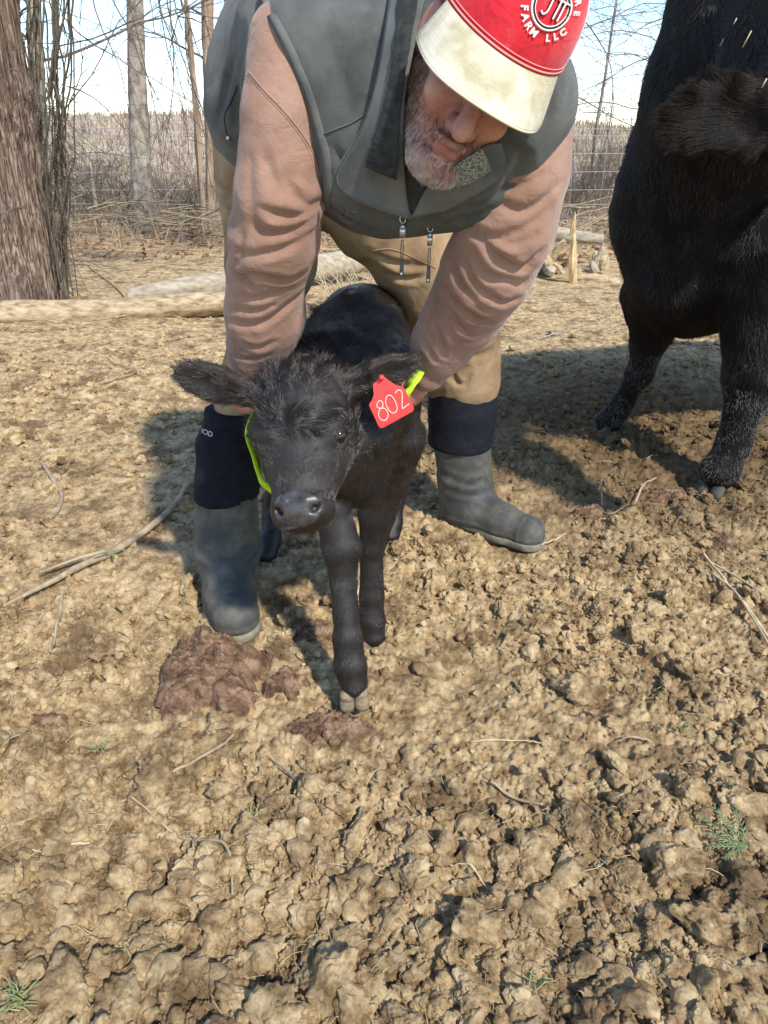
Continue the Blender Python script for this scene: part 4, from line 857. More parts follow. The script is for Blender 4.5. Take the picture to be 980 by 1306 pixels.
# chest logo
lg = mat_simple('grey_embroidery', (.16, .16, .15), .8, .3)
t = np.linspace(0, 2 * math.pi, 40); c0 = (446, 273)
def lgp(x, y): return onto(vbv, c0[0] + x * 1.0 + y * .35, c0[1] + x * .35 - y * .85, .0012)
ringp = np.array([lgp(13 * math.cos(a), 12 * math.sin(a)) for a in t]); tubes('embroidered_logo', [(ringp, .0007), (np.array([lgp(10.5 * math.cos(a), 9.5 * math.sin(a)) for a in t]), .0005)] + [(np.array([lgp(*q_) for q_ in l]), .0010) for l in ([(-3, 6), (-3, -3), (-6, -5)], [(-7, 6), (-1, 6)], [(0, 6), (8, 6)], [(2, 5), (2, -6)], [(5, 5), (5, -6)])], lg, ve)
for s_, ch in enumerate('FARMLLC'):
    a = math.radians(215 + s_ * 18)
    letter(ch, 5.5, lambda x, y, bk=False, a=a: np.array([lgp(18 * math.cos(a) + xx_ * -math.sin(a) * 1 + yy_ * math.cos(a) * -1, 17 * math.sin(a) + xx_ * math.cos(a) + yy_ * -math.sin(a)) for xx_, yy_ in zip(x, y)]), mat_simple('dark_embroidery', (.11, .11, .10), .8, .3), ve)
# --- boots
def boot(shaft, rub, foot, sole, fwd, lab):
    b = bpy.data.objects.new('boot', None); COL.objects.link(b); b.parent = man; b['label'] = lab; bp = foot[0][0].copy(); bp[2] = 0; b.location = Vector(bp - wloc(man)); b.empty_display_size = .05
    sp_, sr = px(shaft); K1 = Body(); K1.chain(sp_, sr, .015); K1.cut(sp_[0] + A(0, 0, .004), (0, 0, 1), .004).cut(sp_[-1] - A(0, 0, .0), (0, 0, -1), .004)
    lo = np.min(sp_, 0) - .13; hi = np.max(sp_, 0) + .13; V, F = K1.mesh([rng(lo[k], hi[k], .005) for k in range(3)]); N_ = vnorm(V, F)
    V = V + N_ * (.004 * noise(V * A(1, 1, 2.2), 10, 4) - .0025 * np.exp(-((V[:, 2] - sp_[0][2] + .014) / .003) ** 2))[:, None]; mk('neoprene_shaft', V, F, neop, b)
    rp, rr2 = px(rub); K2 = Body(); K2.chain(rp, rr2, .02)
    fp = [q_[0] for q_ in foot]; fr = [q_[1] for q_ in foot]; K2.rc(rp[-1], fp[0], rr2[-1] * .98, fr[0], .03); K2.chain(fp, fr, .03)
    K2.rc(rp[-1], fp[1] + A(0, 0, .012), rr2[-1] * .75, fr[1] * .75, .04)
    K2.cut(A(0, 0, .012), (0, 0, -1), .003).cut(rp[0], (0, 0, 1), .004)
    al = np.vstack([rp, fp]); lo = al.min(0) - .12; hi = al.max(0) + .12; lo[2] = 0; V, F = K2.mesh([rng(lo[k], hi[k], .0042) for k in range(3)]); N_ = vnorm(V, F)
    fw = nrm(A(fwd[0], fwd[1], 0)); s = (V - fp[0]) @ fw; toe = (fp[-1] - fp[0]) @ fw
    z = V[:, 2]; ank = np.exp(-((z - .14) / .05) ** 2)
    V = V + N_ * (.0032 * ank * np.sin(z * 150 + 3 * noise(V, 9, 2)) * np.clip(.5 + noise(V, 7, 8), 0, 1) + .003 * noise(V, 8, 4) + .0022 * (np.exp(-((s - toe + .012) / .004) ** 2)) * (z < .12) + .003 * np.clip((z < .035) * 1. , 0, 1))[:, None]
    V = relax(V, F, 1); mk('rubber_shell', V, F, rubber, b)
    K3 = Body(); K3.chain([q_ * A(1, 1, 0) + A(0, 0, .012) for q_ in fp], [r_ + .0035 for r_ in fr], .03); K3.cut(A(0, 0, .020), (0, 0, 1), .003).cut(A(0, 0, -.004), (0, 0, -1), .002)
    V, F = K3.mesh([rng(lo[0], hi[0], .005), rng(lo[1], hi[1], .005), rng(-.012, .04, .004)]); mk('sole', V, F, solem, b); return b
bL = boot([(301, 522, 1.68, 37), (293, 570, 1.675, 40), (289, 632, 1.66, 41)], [(289, 624, 1.66, 40), (289, 665, 1.655, 39), (290, 705, 1.64, 38.5)],
     [(P(290, 735, 1.65) * A(1, 1, 0) + A(0, 0, .046), .050), (P(294, 768, 1.53) * A(1, 1, 0) + A(0, 0, .052), .058), (P(301, 792, 1.462) * A(1, 1, 0) + A(0, 0, .046), .056)], 0, (.12, -1), 'boot on the left of the photo, toe towards the camera')
bR = boot([(592, 486, 2.07, 45), (590, 530, 2.07, 43), (588, 566, 2.065, 41)], [(589, 558, 2.065, 38), (593, 610, 2.06, 33), (596, 640, 2.055, 34)],
     [(P(590, 668, 2.04) * A(1, 1, 0) + A(0, 0, .042), .043), (P(640, 686, 1.945) * A(1, 1, 0) + A(0, 0, .040), .044), (P(673, 693, 1.89) * A(1, 1, 0) + A(0, 0, .040), .048)], 0, (.8, -.7), 'boot on the right of the photo, toe pointing right')
wm = mat_simple('white_print', (.6, .6, .62), .7, .2)
c3 = P(262, 553, 1.60); 
for k, ch in enumerate('HOD'):
    cc = (256 + k * 6.2, 549 + k * 2.4)
    def mp_(x, y, bk=False, cc=cc):
        out = []
        for a, b_ in zip(x, y):
            p = P(cc[0] + a * .92 + b_ * .2, cc[1] + a * .36 - b_, 1.6); o_ = Vector((0, 0, H0)); d_ = (Vector(p) - o_).normalized(); h_ = SHB.ray_cast(o_, d_); out.append(np.array(h_[0]) - np.array(d_) * (.0012 if not bk else .0002) if h_[0] else p)
        return np.array(out)
    if k == 0:
        so_ = [c_ for c_ in bL.children if c_.name.startswith('neoprene')][0]; w0 = wloc(so_); SHB = bvh([np.array(v_.co) + w0 for v_ in so_.data.vertices], [tuple(p_.vertices) for p_ in so_.data.polygons])
    letter(ch, 9, mp_, wm, bL)
#@@PART4@@
# ------------------------------------------------------------------ the cow
M['cow_hide'] = mat('black_cow_hide', [(.004, .0035, .004), (.010, .008, .008)], .8, 8, 5, 0, spec=.15)
M['cow_hair'] = mat('black_cow_hair', [(.005, .0045, .005), (.022, .015, .012)], .42, 4, 4, 0, spec=.5)
M['cow_ear_hair'] = mat('brown_tipped_hair', [(.008, .006, .006), (.026, .014, .009)], .55, 9, 4, 0, spec=.3)
M['leg_hair'] = mat('dusty_leg_hair', [(.045, .044, .042), (.19, .18, .155)], .6, 12, 4, 0, spec=.4)
M['hoof2'] = mat('grey_hoof', [(.035, .033, .03), (.10, .09, .075)], .8, 30, 6, .6, 120, .003)
cow = thing('cow', (1.5, 2.8, 0), 'large black cow standing at the right edge with a fuzzy brown-edged ear', 'cow')
K = Body()
def pr(x, y, Y, hw): p = P(x, y, Y); return p, RP(hw, p)
c1, r1 = pr(888, 262, 2.58, 98); c0, r0 = pr(880, 345, 2.56, 82); c2 = c1 + A(.93, .36, 0) * 1.45 + A(0, 0, .03)
K.rc(c1, c2, r1, .36, .08).rc(c0, c2 - A(0, 0, .12), r0, .30, .08)
n1, s1 = pr(940, 118, 2.45, 108); n2, s2 = pr(985, 15, 2.5, 118); K.rc(n1, n2, s1, s2, .08).rc(c1, n1, r1 * .95, s1, .08).rc(n2, c2 + A(0, 0, .14), s2 * .95, .26, .08)
hd0, hr0 = P(1075, 120, 1.78), .15; K.chain([n2, P(1040, 60, 2.1), hd0], [s2, .20, hr0], .08)
hv = nrm(A(.30, -.42, -.80)); K.chain([hd0, hd0 + hv * .22, hd0 + hv * .46], [.13, .115, .07], .04).el(hd0 + hv * .47, (.075, .055, .055), None, .03)
eb, et_ = P(1012, 150, 1.72), P(852, 146, 1.74); e = nrm(et_ - eb); upv = nrm(A(0, .15, 1) - e * e[2]); nn = nrm(np.cross(e, upv)); nn = nn if nn[1] < 0 else -nn
EC = (eb + et_) / 2; ELn = np.linalg.norm(et_ - eb)
K.el(EC, (ELn * .52, .075, .022), np.stack([e, upv, nn]), .03).el(EC - upv * .008 + nn * .028, (ELn * .40, .052, .022), np.stack([e, upv, nn]), .012, sub=1).rc(eb - e * .05, eb + e * .04, .05, .04, .04)
K.chain([hd0 + A(.16, .02, .02), hd0 + A(.33, .05, .0)], [.03, .05], .03)
ll = [pr(840, 385, 2.66, 48), pr(828, 440, 2.72, 22), pr(815, 478, 2.76, 17), pr(794, 515, 2.79, 14), pr(776, 538, 2.79, 18)]
lr = [pr(985, 330, 2.36, 80), pr(972, 420, 2.32, 46), pr(960, 478, 2.30, 33), pr(950, 520, 2.29, 23), pr(936, 568, 2.28, 19), pr(917, 600, 2.265, 23)]
K.chain([a[0] for a in ll], [a[1] for a in ll], .03).chain([a[0] for a in lr], [a[1] for a in lr], .03)
for dx_, dy_ in ((.10, -.26), (.22, .22)):
    b_ = c2 + A(dx_, dy_, 0); K.chain([b_ - A(0, 0, .1), b_ + A(-.08, -.0, -.36), b_ + A(.14, .04, -.48), b_ + A(.10, .03, -.82), A(b_[0] + .04, b_[1], .05)], [.2, .13, .065, .048, .055], .04)
tl = c2 + A(.33, .12, .2); K.chain([tl, tl + A(.08, .03, -.3), tl + A(.07, .03, -.75)], [.05, .03, .045], .03)
CV, CF = K.mesh([rng(.5, 3.0, .011), rng(1.3, 3.9, .011), rng(-.01, 1.75, .011)])
CV = relax(CV, CF, 1); CN = vnorm(CV, CF); CV = CV + CN * (.010 * noise(CV, 5, 3) + .005 * noise(CV, 14, 4))[:, None]
mk('body', CV, CF, M['cow_hide'], cow)
for p_, f_ in ((ll[-1][0], (-.8, -.5)), (lr[-1][0], (-.7, -.7))): hoof(A(p_[0], p_[1], -.022) + nrm(A(*f_, 0)) * .028, f_, .044, 'hoof', cow, M['hoof2'], .07)
for dx_, dy_ in ((.14, -.26), (.26, .22)): hoof(A(c2[0] + dx_, c2[1] + dy_, 0), (-.9, -.3), .05, 'hoof', cow, M['hoof2'], .07)
b = bmesh.new(); bmesh.ops.create_uvsphere(b, u_segments=16, v_segments=10, radius=.024); me = bpy.data.meshes.new('eye'); b.to_mesh(me); b.free(); me.materials.append(M['eye'])
for s in (-1, 1):
    o = bpy.data.objects.new('eye', me); COL.objects.link(o); o.parent = cow; sd_ = nrm(np.cross(hv, A(0, 0, 1))); o.location = Vector(hd0 + hv * .13 + sd_ * s * .108 - wloc(cow))
rt, rn = sample(CV, CF, 150000, lambda c: np.where(c[:, 0] < 1.65, 1.0, .18) * np.where(c[:, 1] < 3.1, 1, .4))
leg_ = rt[:, 2] < .36; q = rt - EC; ie = (np.abs(q @ e) < ELn * .56) & (np.abs(q @ upv) < .09) & (np.abs(q @ nn) < .05)
fl = np.broadcast_to(A(.35, .25, -1), rt.shape).copy(); fl[leg_] = A(.1, 0, -1)
nk = (rt[:, 2] > 1.0) & ~ie; fl[nk] = nrm(rt[nk] - P(985, -20, 2.3)) + A(-.2, -.2, -.5)
m_ = ~leg_ & ~ie; hairs('coat', rt[m_], rn[m_], fl[m_], .021, M['cow_hair'], cow, .00055, .14, .45, 16, kind='stuff')
m_ = leg_ & (rt[:, 2] > .05); hairs('leg_hair', rt[m_], rn[m_], fl[m_], .010, M['leg_hair'], cow, .0005, .3, .4, 40, kind='stuff')
rt, rn = sample(CV, CF, 16000, lambda c: ((np.abs((c - EC) @ e) < ELn * .56) & (np.abs((c - EC) @ upv) < .09) & (np.abs((c - EC) @ nn) < .05)).astype(float) + 1e-9)
q = rt - EC; f_ = e * .9 + upv[None] * (q @ upv)[:, None] * 12; hairs('ear_hair', rt, rn, f_, .034, M['cow_ear_hair'], cow, .0004, .22, .7, 22, kind='stuff')
sf = [P(951, 44, 2.1), P(922, 53, 2.1), P(975, 106, 1.72), P(938, 25, 2.1)]
cbv = bvh(CV, CF)
for k, (x, y) in enumerate(((953, 50), (921, 54), (975, 106), (938, 27))):
    p_ = onto(cbv, x, y, .02, 2.2); l_ = (.016, .008, .008, .006)[k]; tubes('straw_bit', [(np.array([p_ - A(l_ * .4, 0, l_), p_ + A(l_ * .4, 0, l_)]), .0016)], M['straw'], cow, 4)
#@@PART5@@
# ------------------------------------------------------------------ trees, fence, brush, logs
RR = random.Random(5)
def rv(s=1): return A(RR.uniform(-s, s), RR.uniform(-s, s), RR.uniform(-s, s))
def branch(p, d, ln, r, dep, out, droop=.0, kids=(3, 5), seg=8, wob=.25):
    p = np.array(p, float); d = nrm(d); pts = [p]; n = seg
    for k in range(n): d = nrm(d + rv(wob) + A(0, 0, -droop)); p = p + d * ln / n; pts.append(p)
    out.append((np.array(pts), np.linspace(r, r * .35, n + 1)))
    if dep > 0:
        for _ in range(RR.randint(*kids)):
            k = RR.randint(2, n - 1); dd = nrm(pts[k] - pts[k - 1]); branch(pts[k], nrm(dd + rv(.9)), ln * RR.uniform(.35, .65), r * .45, dep - 1, out, droop, kids, max(4, seg - 2), wob)
def trunk_mesh(name, line, rads, m, parent, ridge=.03, nu=72, nv=160, seed=0, flare=0):
    c = catmull(line, nv); r = np.interp(np.linspace(0, 1, nv), np.linspace(0, 1, len(rads)), rads); th = np.linspace(0, 2 * math.pi, nu, endpoint=False)
    t = nrm(np.gradient(c, axis=0)); u = nrm(np.cross(t, A(0, 1, 0))); w = np.cross(t, u)
    s = np.arange(nv) / nv; TH_, SS = np.meshgrid(th, s); q = np.stack([np.cos(TH_) * 3.2, np.sin(TH_) * 3.2, SS * 6 + .0], -1)
    q2 = q + .25 * noise3v(q * A(1, 1, 2), .8, seed + 9); d = ridge * (-np.abs(noise(q2, 1.2, seed)) * 1.4 - 1.1 * np.abs(noise(q2 * A(1, 1, .4), 3.3, seed + 2)) - .6 * np.abs(noise(q2 * A(1, 1, .5), 8, seed + 4)) + .25 * noise(q * A(1, 1, 3), 2.5, seed + 3) + .8)
    d = d + ridge * 1.6 * noise(np.stack([np.cos(TH_), np.sin(TH_), SS * 1.5], -1), 1.3, seed + 7) + flare * np.exp(-SS * 9)[...] * (1 + .5 * np.cos(TH_ * 5 + seed))
    R_ = (r[:, None] + d * r[:, None] / r[0]); V = c[:, None] + R_[..., None] * (np.cos(TH_)[..., None] * u[:, None] + np.sin(TH_)[..., None] * w[:, None])
    i = np.arange(nv - 1)[:, None] * nu; j = np.arange(nu)[None]; k = (j + 1) % nu; F = np.stack([i + j, i + k, i + nu + k, i + nu + j], -1).reshape(-1, 4)
    return mk(name, V.reshape(-1, 3), F, m, parent)
def tree(line_px, rads_px, m, lab, grp=None, hgt=5.0, nb=10, ridge=.02, seed=0, blen=1.6, flare=0, base_drop=.1, droop=0, dep=2, low=.35, name='bare_tree'):
    line = [P(*a) for a in line_px]; rd = [RP(h, p) for h, p in zip(rads_px, line)]
    line[0] = line[0] - A(0, 0, base_drop); t = nrm(line[-1] - line[-2]); line.append(line[-1] + t * (hgt - line[-1][2]) * .5); line.append(line[-1] + t * (hgt - line[-2][2]) * .5 + A(.1, .1, 0)); rd += [rd[-1] * .85, rd[-1] * .5]
    o = thing(name, line[0] + A(0, 0, base_drop), lab, 'tree', grp); trunk_mesh('trunk', line, rd, m, o, ridge, 220 if ridge > .02 else 36, 420 if ridge > .02 else 120, seed, flare)
    out = []; L_ = catmull(line, 60)
    for _ in range(nb):
        k = RR.randint(int(60 * low), 59); a = RR.uniform(0, 6.28); branch(L_[k], A(math.cos(a), math.sin(a) * .6, RR.uniform(-.1, .7)), blen * RR.uniform(.6, 1.3), rd[-2] * .28, dep, out, droop)
    if out: c_ = tubes('crown', out, M['twig'], o, 4, False)
    return o
tree([(26, 388, 5.5), (22, 270, 5.5), (8, 150, 5.5), (-14, 0, 5.5)], [58, 45, 40, 37], M['bark'], 'thick reddish-brown cedar trunk with stringy bark at the left edge', hgt=7, nb=12, ridge=.045, seed=3, blen=2.2, flare=.03, low=.6, name='cedar_tree')
tree([(52, 300, 7.6), (50, 150, 7.6), (44, 0, 7.6)], [9, 9, 8], M['bark2'], 'pale grey trunk half hidden behind the thick cedar', seed=5, hgt=6, nb=8)
tree([(184, 292, 10.1), (180, 200, 10.1), (176, 120, 10.1), (172, 0, 10.1)], [12, 11.5, 10.8, 10], M['bark2'], 'straight grey trunk with a pale lichen patch beside the wire fence', seed=8, hgt=8, nb=14, blen=2.2, low=.62)
tree([(268, 288, 10.2), (267, 150, 10.2), (264, 0, 10.2)], [5.5, 6.2, 6.6], M['bark3'], 'slim tan trunk standing just left of the man\'s hip', seed=9, hgt=7, nb=10)
tree([(259, 285, 10.0), (252, 160, 10.0), (244, 60, 10.0), (236, -20, 10.0)], [4, 3.6, 3.2, 2.6], M['bark3'], 'thinnest leaning trunk close beside the slim tan trunk', seed=10, hgt=6, nb=8)
tree([(282, 250, 13), (286, 120, 13), (290, 0, 13)], [2.5, 2.3, 2], M['bark3'], 'thin pale sapling above the man\'s shoulder on the left', seed=11, hgt=6, nb=8)
tree([(860, 300, 15), (864, 150, 15), (866, 0, 15)], [4.2, 3.6, 3.2], M['bark2'], 'grey bare tree rising behind the black cow\'s neck', seed=12, hgt=9, nb=26, blen=3.4, low=.3, dep=3)
tree([(885, 300, 16), (883, 150, 16), (882, 0, 16)], [3, 2.7, 2.4], M['bark2'], 'thinner bare tree just right of the one behind the cow', seed=13, hgt=8, nb=18, blen=3, low=.35, dep=3)
tree([(752, 300, 17), (760, 180, 17), (772, 100, 17)], [2.6, 2.2, 1.6], M['bark2'], 'small twiggy tree in the gap between the man\'s shoulder and the cow', seed=14, hgt=4.6, nb=24, blen=1.7, low=.35, dep=3)
tree([(735, 300, 15), (728, 180, 15), (720, 60, 15)], [2.6, 2.2, 1.6], M['bark2'], 'thin bare tree rising behind the man\'s shoulder under the cap', seed=15, hgt=6, nb=22, blen=2.4, low=.45, dep=3)
# tangled vines by the cedar
vo = thing('vine_tangle', P(80, 385, 5.6), 'tangle of thin dark vines hanging down beside the thick cedar trunk', 'vine')
out = []
for k in range(34):
    x0 = RR.gauss(66, 17); x1 = RR.gauss(80 if k % 3 else 70, 8); Yd = RR.uniform(5.35, 6.1); n = 16; pts = []
    for j in range(n):
        s = j / (n - 1); y = -60 + s * RR.uniform(430, 445); xx_ = x0 * (1 - s) + x1 * s - 16 * math.sin(s * 3.1) * (x0 < 60) + RR.uniform(-3.5, 3.5) + 6 * math.sin(s * (7 + k % 5) + k * 1.7); pts.append(P(xx_, y, Yd))
    r = RR.uniform(.003, .0075); out.append((catmull(pts, 40), np.full(40, r)))
    for _ in range(3):
        j = RR.randint(1, n - 2); branch(pts[j], A(RR.uniform(-1, 1), RR.uniform(-.4, .4), RR.uniform(-1, .6)), RR.uniform(.2, .6), .003, 1, out, .05)
tubes('stem', out, M['vine'], vo, 4, False)
# overhanging twigs from the cedar and beyond
def twigset(name, lab, starts, ln, r, dep, droop, m='twig', cat='branch', kids=(3, 5)):
    out = []
    for (x, y, Y, dx, dz) in starts: branch(P(x, y, Y), A(dx, RR.uniform(-.2, .2), dz), ln * RR.uniform(.7, 1.2), r, dep, out, droop, kids, 10, .22)
    o = tubes(name, out, M[m], None, 4, False, loc=P(*starts[0][:3])); tag(o, lab, cat); return o
twigset('overhanging_branch', 'dark bare branches sweeping right from the cedar against the sky', [(70, 60, 6.2, 1, .3), (75, 150, 6.2, .8, .8), (80, 20, 6.2, .7, -.7), (85, 110, 6.4, 1, -.3), (72, 185, 6.2, .8, .9)], 1.3, .0055, 2, .02)
twigset('overhanging_branch', 'drooping twigs hanging between the two background trunks', [(x, RR.uniform(-50, -20), 8.5, RR.uniform(-.2, .3), -1) for x in (110, 135, 150, 196, 208, 222, 240, 252, 205, 215)], 1.75, .0075, 2, .12)
twigset('overhanging_branch', 'thin grey branches crossing the blue sky right of the red cap', [(870, 20, 12, -1, -.1), (872, 60, 12, -1, -.2), (885, 90, 12, -1, -.15), (850, 150, 12, -1, .25), (740, 20, 12, 1, -.5), (700, 40, 12, 1, -.2), (730, 120, 12, .8, -.5)], 2.0, .009, 3, .01, 'shrub', kids=(4, 6))
# ---- fence
fo = thing('wire_fence', (0, 10.35, 0), 'woven wire fence crossing the background behind the logs', 'fence')
z0 = float(P(0, 292, 10.35)[2]); zs = [z0 + d for d in (0, .15, .31, .48, .68, .88, 1.08, 1.16)]
for z in zs:
    pl = np.array([A(x, 10.35 + .01 * math.sin(x), z + .012 * math.sin(x * 1.1 + z * 5)) for x in np.linspace(-9, 9, 40)]); tubes('wire', [(pl, .0034)], M['wire'], fo, 4, False)
for x in np.arange(-8.8, 8.9, .40): tubes('wire', [(np.array([A(x + RR.uniform(-.01, .01), 10.35, zs[0]), A(x, 10.36, (zs[0] + zs[-2]) / 2), A(x + RR.uniform(-.01, .01), 10.35, zs[-2])]), .0022)], M['wire'], fo, 4, False)
for x in (-8.9, -3.75, 1.2, 5.5, 8.9): tubes('post', [(np.array([A(x, 10.40, -.05), A(x, 10.40, 1.3)]), .028)], M['bark2'], fo, 8)
# ---- hill behind, dry grass on it
X, Y = np.meshgrid(np.linspace(-160, 160, 160), np.linspace(14, 190, 100)); s = np.clip((Y - 15) / 62, 0, 1); s = s * s * (3 - 2 * s)
Z = s * (3.1 - .012 * X + 1.1 * noise(np.stack([X, Y], -1), .035, 3) - 1.3 * np.clip((X - 4) / 30, 0, 1)) + .12 * noise(np.stack([X, Y], -1), .3, 5) * s - .02 - .6 * np.clip((Y - 100) / 60, 0, 1)
V = np.stack([X, Y, Z], -1).reshape(-1, 3); i = (np.arange(99)[:, None] * 160 + np.arange(159)[None]).ravel(); o = mk('hill', V, np.stack([i, i + 1, i + 161, i + 160], -1), M['hill']); o['kind'] = 'structure'
def hillz(x, y):
    s = np.clip((y - 15) / 62, 0, 1); s = s * s * (3 - 2 * s); p = np.stack([x, y], -1)
    return s * (3.1 - .012 * x + 1.1 * noise(p, .035, 3) - 1.3 * np.clip((x - 4) / 30, 0, 1)) + .12 * noise(p, .3, 5) * s - .02 - .6 * np.clip((y - 100) / 60, 0, 1)
def blades(name, x, y, z, h, w, m, parent=None, lean=.3):
    n = len(x); a = RS.rand(n) * 6.28; la = RS.rand(n) * 6.28; b0 = np.stack([x, y, z], -1); d = np.stack([np.cos(a), np.sin(a), np.zeros(n)], -1) * w[:, None]; tp = b0 + np.stack([np.cos(la) * lean * h, np.sin(la) * lean * h, h], -1); md = b0 * .5 + tp * .5 + np.stack([np.zeros(n), np.zeros(n), h * .08], -1)
    V = np.stack([b0 - d, b0 + d, md + d * .7, md - d * .7, tp], 1).reshape(-1, 3); k = np.arange(n) * 5
    o = mk(name, V, [np.stack([k, k + 1, k + 2, k + 3], -1), np.stack([k + 3, k + 2, k + 4], -1)], m, parent, False); o['kind'] = 'stuff'; return o
n = 20000; y = 15 * (90 / 15) ** RS.rand(n); x = (RS.rand(n) * 2 - 1) * (.62 * y + 2); blades('dry_grass', x, y, hillz(x, y), (.18 + .32 * RS.rand(n)) * (.7 + y / 160), .006 + y * .0007, M['grassd'])
n = 16000; y = 8.6 + 7 * RS.rand(n); x = (RS.rand(n) * 2 - 1) * 9; blades('dry_grass', x, y, np.zeros(n), .08 + .4 * RS.rand(n) ** 2, np.full(n, .004), M['grassd'], lean=.6)
n = 3500; y = 7.6 + 3.8 * RS.rand(n); x = (RS.rand(n) * 2 - 1) * 6; k_ = np.arange(n); a = RS.rand(n) * 6.28; sz = .02 + .025 * RS.rand(n); c_ = np.stack([x, y, .012 + .02 * RS.rand(n)], -1)
u1 = np.stack([np.cos(a), np.sin(a), RS.randn(n) * .4], -1) * sz[:, None]; u2 = np.stack([-np.sin(a), np.cos(a), RS.randn(n) * .4], -1) * sz[:, None] * .6
V = np.stack([c_ - u1, c_ + u2, c_ + u1, c_ - u2 + A(0, 0, .006)], 1).reshape(-1, 3); o = mk('leaf_litter', V, np.stack([k_ * 4, k_ * 4 + 1, k_ * 4 + 2, k_ * 4 + 3], -1), M['leaf'], None, False); o['kind'] = 'stuff'
# ---- shrubs behind the fence
labs = ['dense dark twiggy bush left of the lichen trunk behind the fence', 'low grey bush between the trunk and the slim tan tree', 'bare bush at the foot of the slim tan trunk', 'bare brown shrub behind the vines', 'dark thicket shrub to the right of the man above the split wood', 'pale grey shrub beside the cow behind the fence', 'tall twiggy shrub behind the man\'s elbow on the right']
for k, (x, y, Y, hw_, hh, nn_) in enumerate([(140, 285, 11.6, 45, 1.5, 60), (222, 285, 12.2, 32, 1.15, 46), (262, 288, 11.4, 24, .9, 34), (98, 290, 12.5, 30, 1.4, 44), (745, 290, 12.5, 38, 1.5, 60), (776, 290, 13.5, 30, 1.7, 44), (705, 290, 14, 40, 1.6, 50)]):
    b_ = G(x, y); b_ = A((x - 490) / FP * (Y * CP + .45), Y, 0); out = []; w = hw_ * Y / FP
    for _ in range(nn_): branch(b_ + A(RR.uniform(-w, w) * .7, RR.uniform(-.3, .3), 0), A(RR.uniform(-.9, .9), RR.uniform(-.6, .6), 1), hh * RR.uniform(.38, .85), .006, 2, out, .04, (3, 5), 6, .3)
    o = thing('bare_shrub', b_, labs[k], 'shrub'); tubes('stem', out, M['shrub'], o, 3, False)
n = 0; out = []
for _ in range(110):
    Y = RR.uniform(13, 24); x = RR.uniform(-.60, .60) * Y; branch(A(x, Y, float(hillz(np.array([x]), np.array([Y]))[0])), A(RR.uniform(-.5, .5), RR.uniform(-.3, .3), 1), RR.uniform(.35, .8), .007, 2, out, .02, (2, 4), 5, .3)
o = tubes('thicket', out, M['shrub'], None, 3, False); o['kind'] = 'stuff'
out = []
for _ in range(60):
    Y = RR.uniform(60, 92); x = RR.uniform(-.62, .62) * Y; z = float(hillz(np.array([x]), np.array([Y]))[0]); branch(A(x, Y, z), A(RR.uniform(-.4, .4), 0, 1), RR.uniform(1.0, 3.2) * (1.3 if x > 6 else .8), .035, 2, out, 0, (3, 6), 5, .3)
o = tubes('distant_treeline', out, M['shrub'], None, 3, False); o['kind'] = 'stuff'
# ---- brush piles: individual sticks
brush = []
for (x, y, Y, hw_, nn_, zt) in ((240, 282, 9.4, 55, 46, .35), (130, 275, 9.8, 40, 26, .9), (735, 285, 9.0, 40, 30, .4), (440, 330, 7.2, 40, 30, .35)):
    b_ = A((x - 490) / FP * (Y * CP + .45), Y, 0); w = hw_ * Y / FP; lab = {240: 'low pile of pale bare sticks at the foot of the fence behind the man', 130: 'leaning dead branches piled in front of the lichen trunk', 735: 'grey sticks lying behind the split wood on the right', 440: 'tangled pale stems visible through the man\'s arms and legs'}[x]
    o = thing('brush_pile', b_, lab, 'brush pile')
    for _ in range(nn_):
        p = b_ + A(RR.uniform(-w, w), RR.uniform(-.4, .4), RR.uniform(.03, zt)); a = RR.uniform(-.5, .5); l = RR.uniform(.4, 1.3); d = A(math.cos(a) * RR.choice((-1, 1)), RR.uniform(-.3, .3), RR.uniform(-.2, .2 + zt * .6)); out = []; branch(p, d, l, RR.uniform(.004, .012), 1, out, .03, (1, 3), 7, .16); tubes('stick', out, M[RR.choice(('twig2', 'twig2', 'shrub'))], o, 4, False)
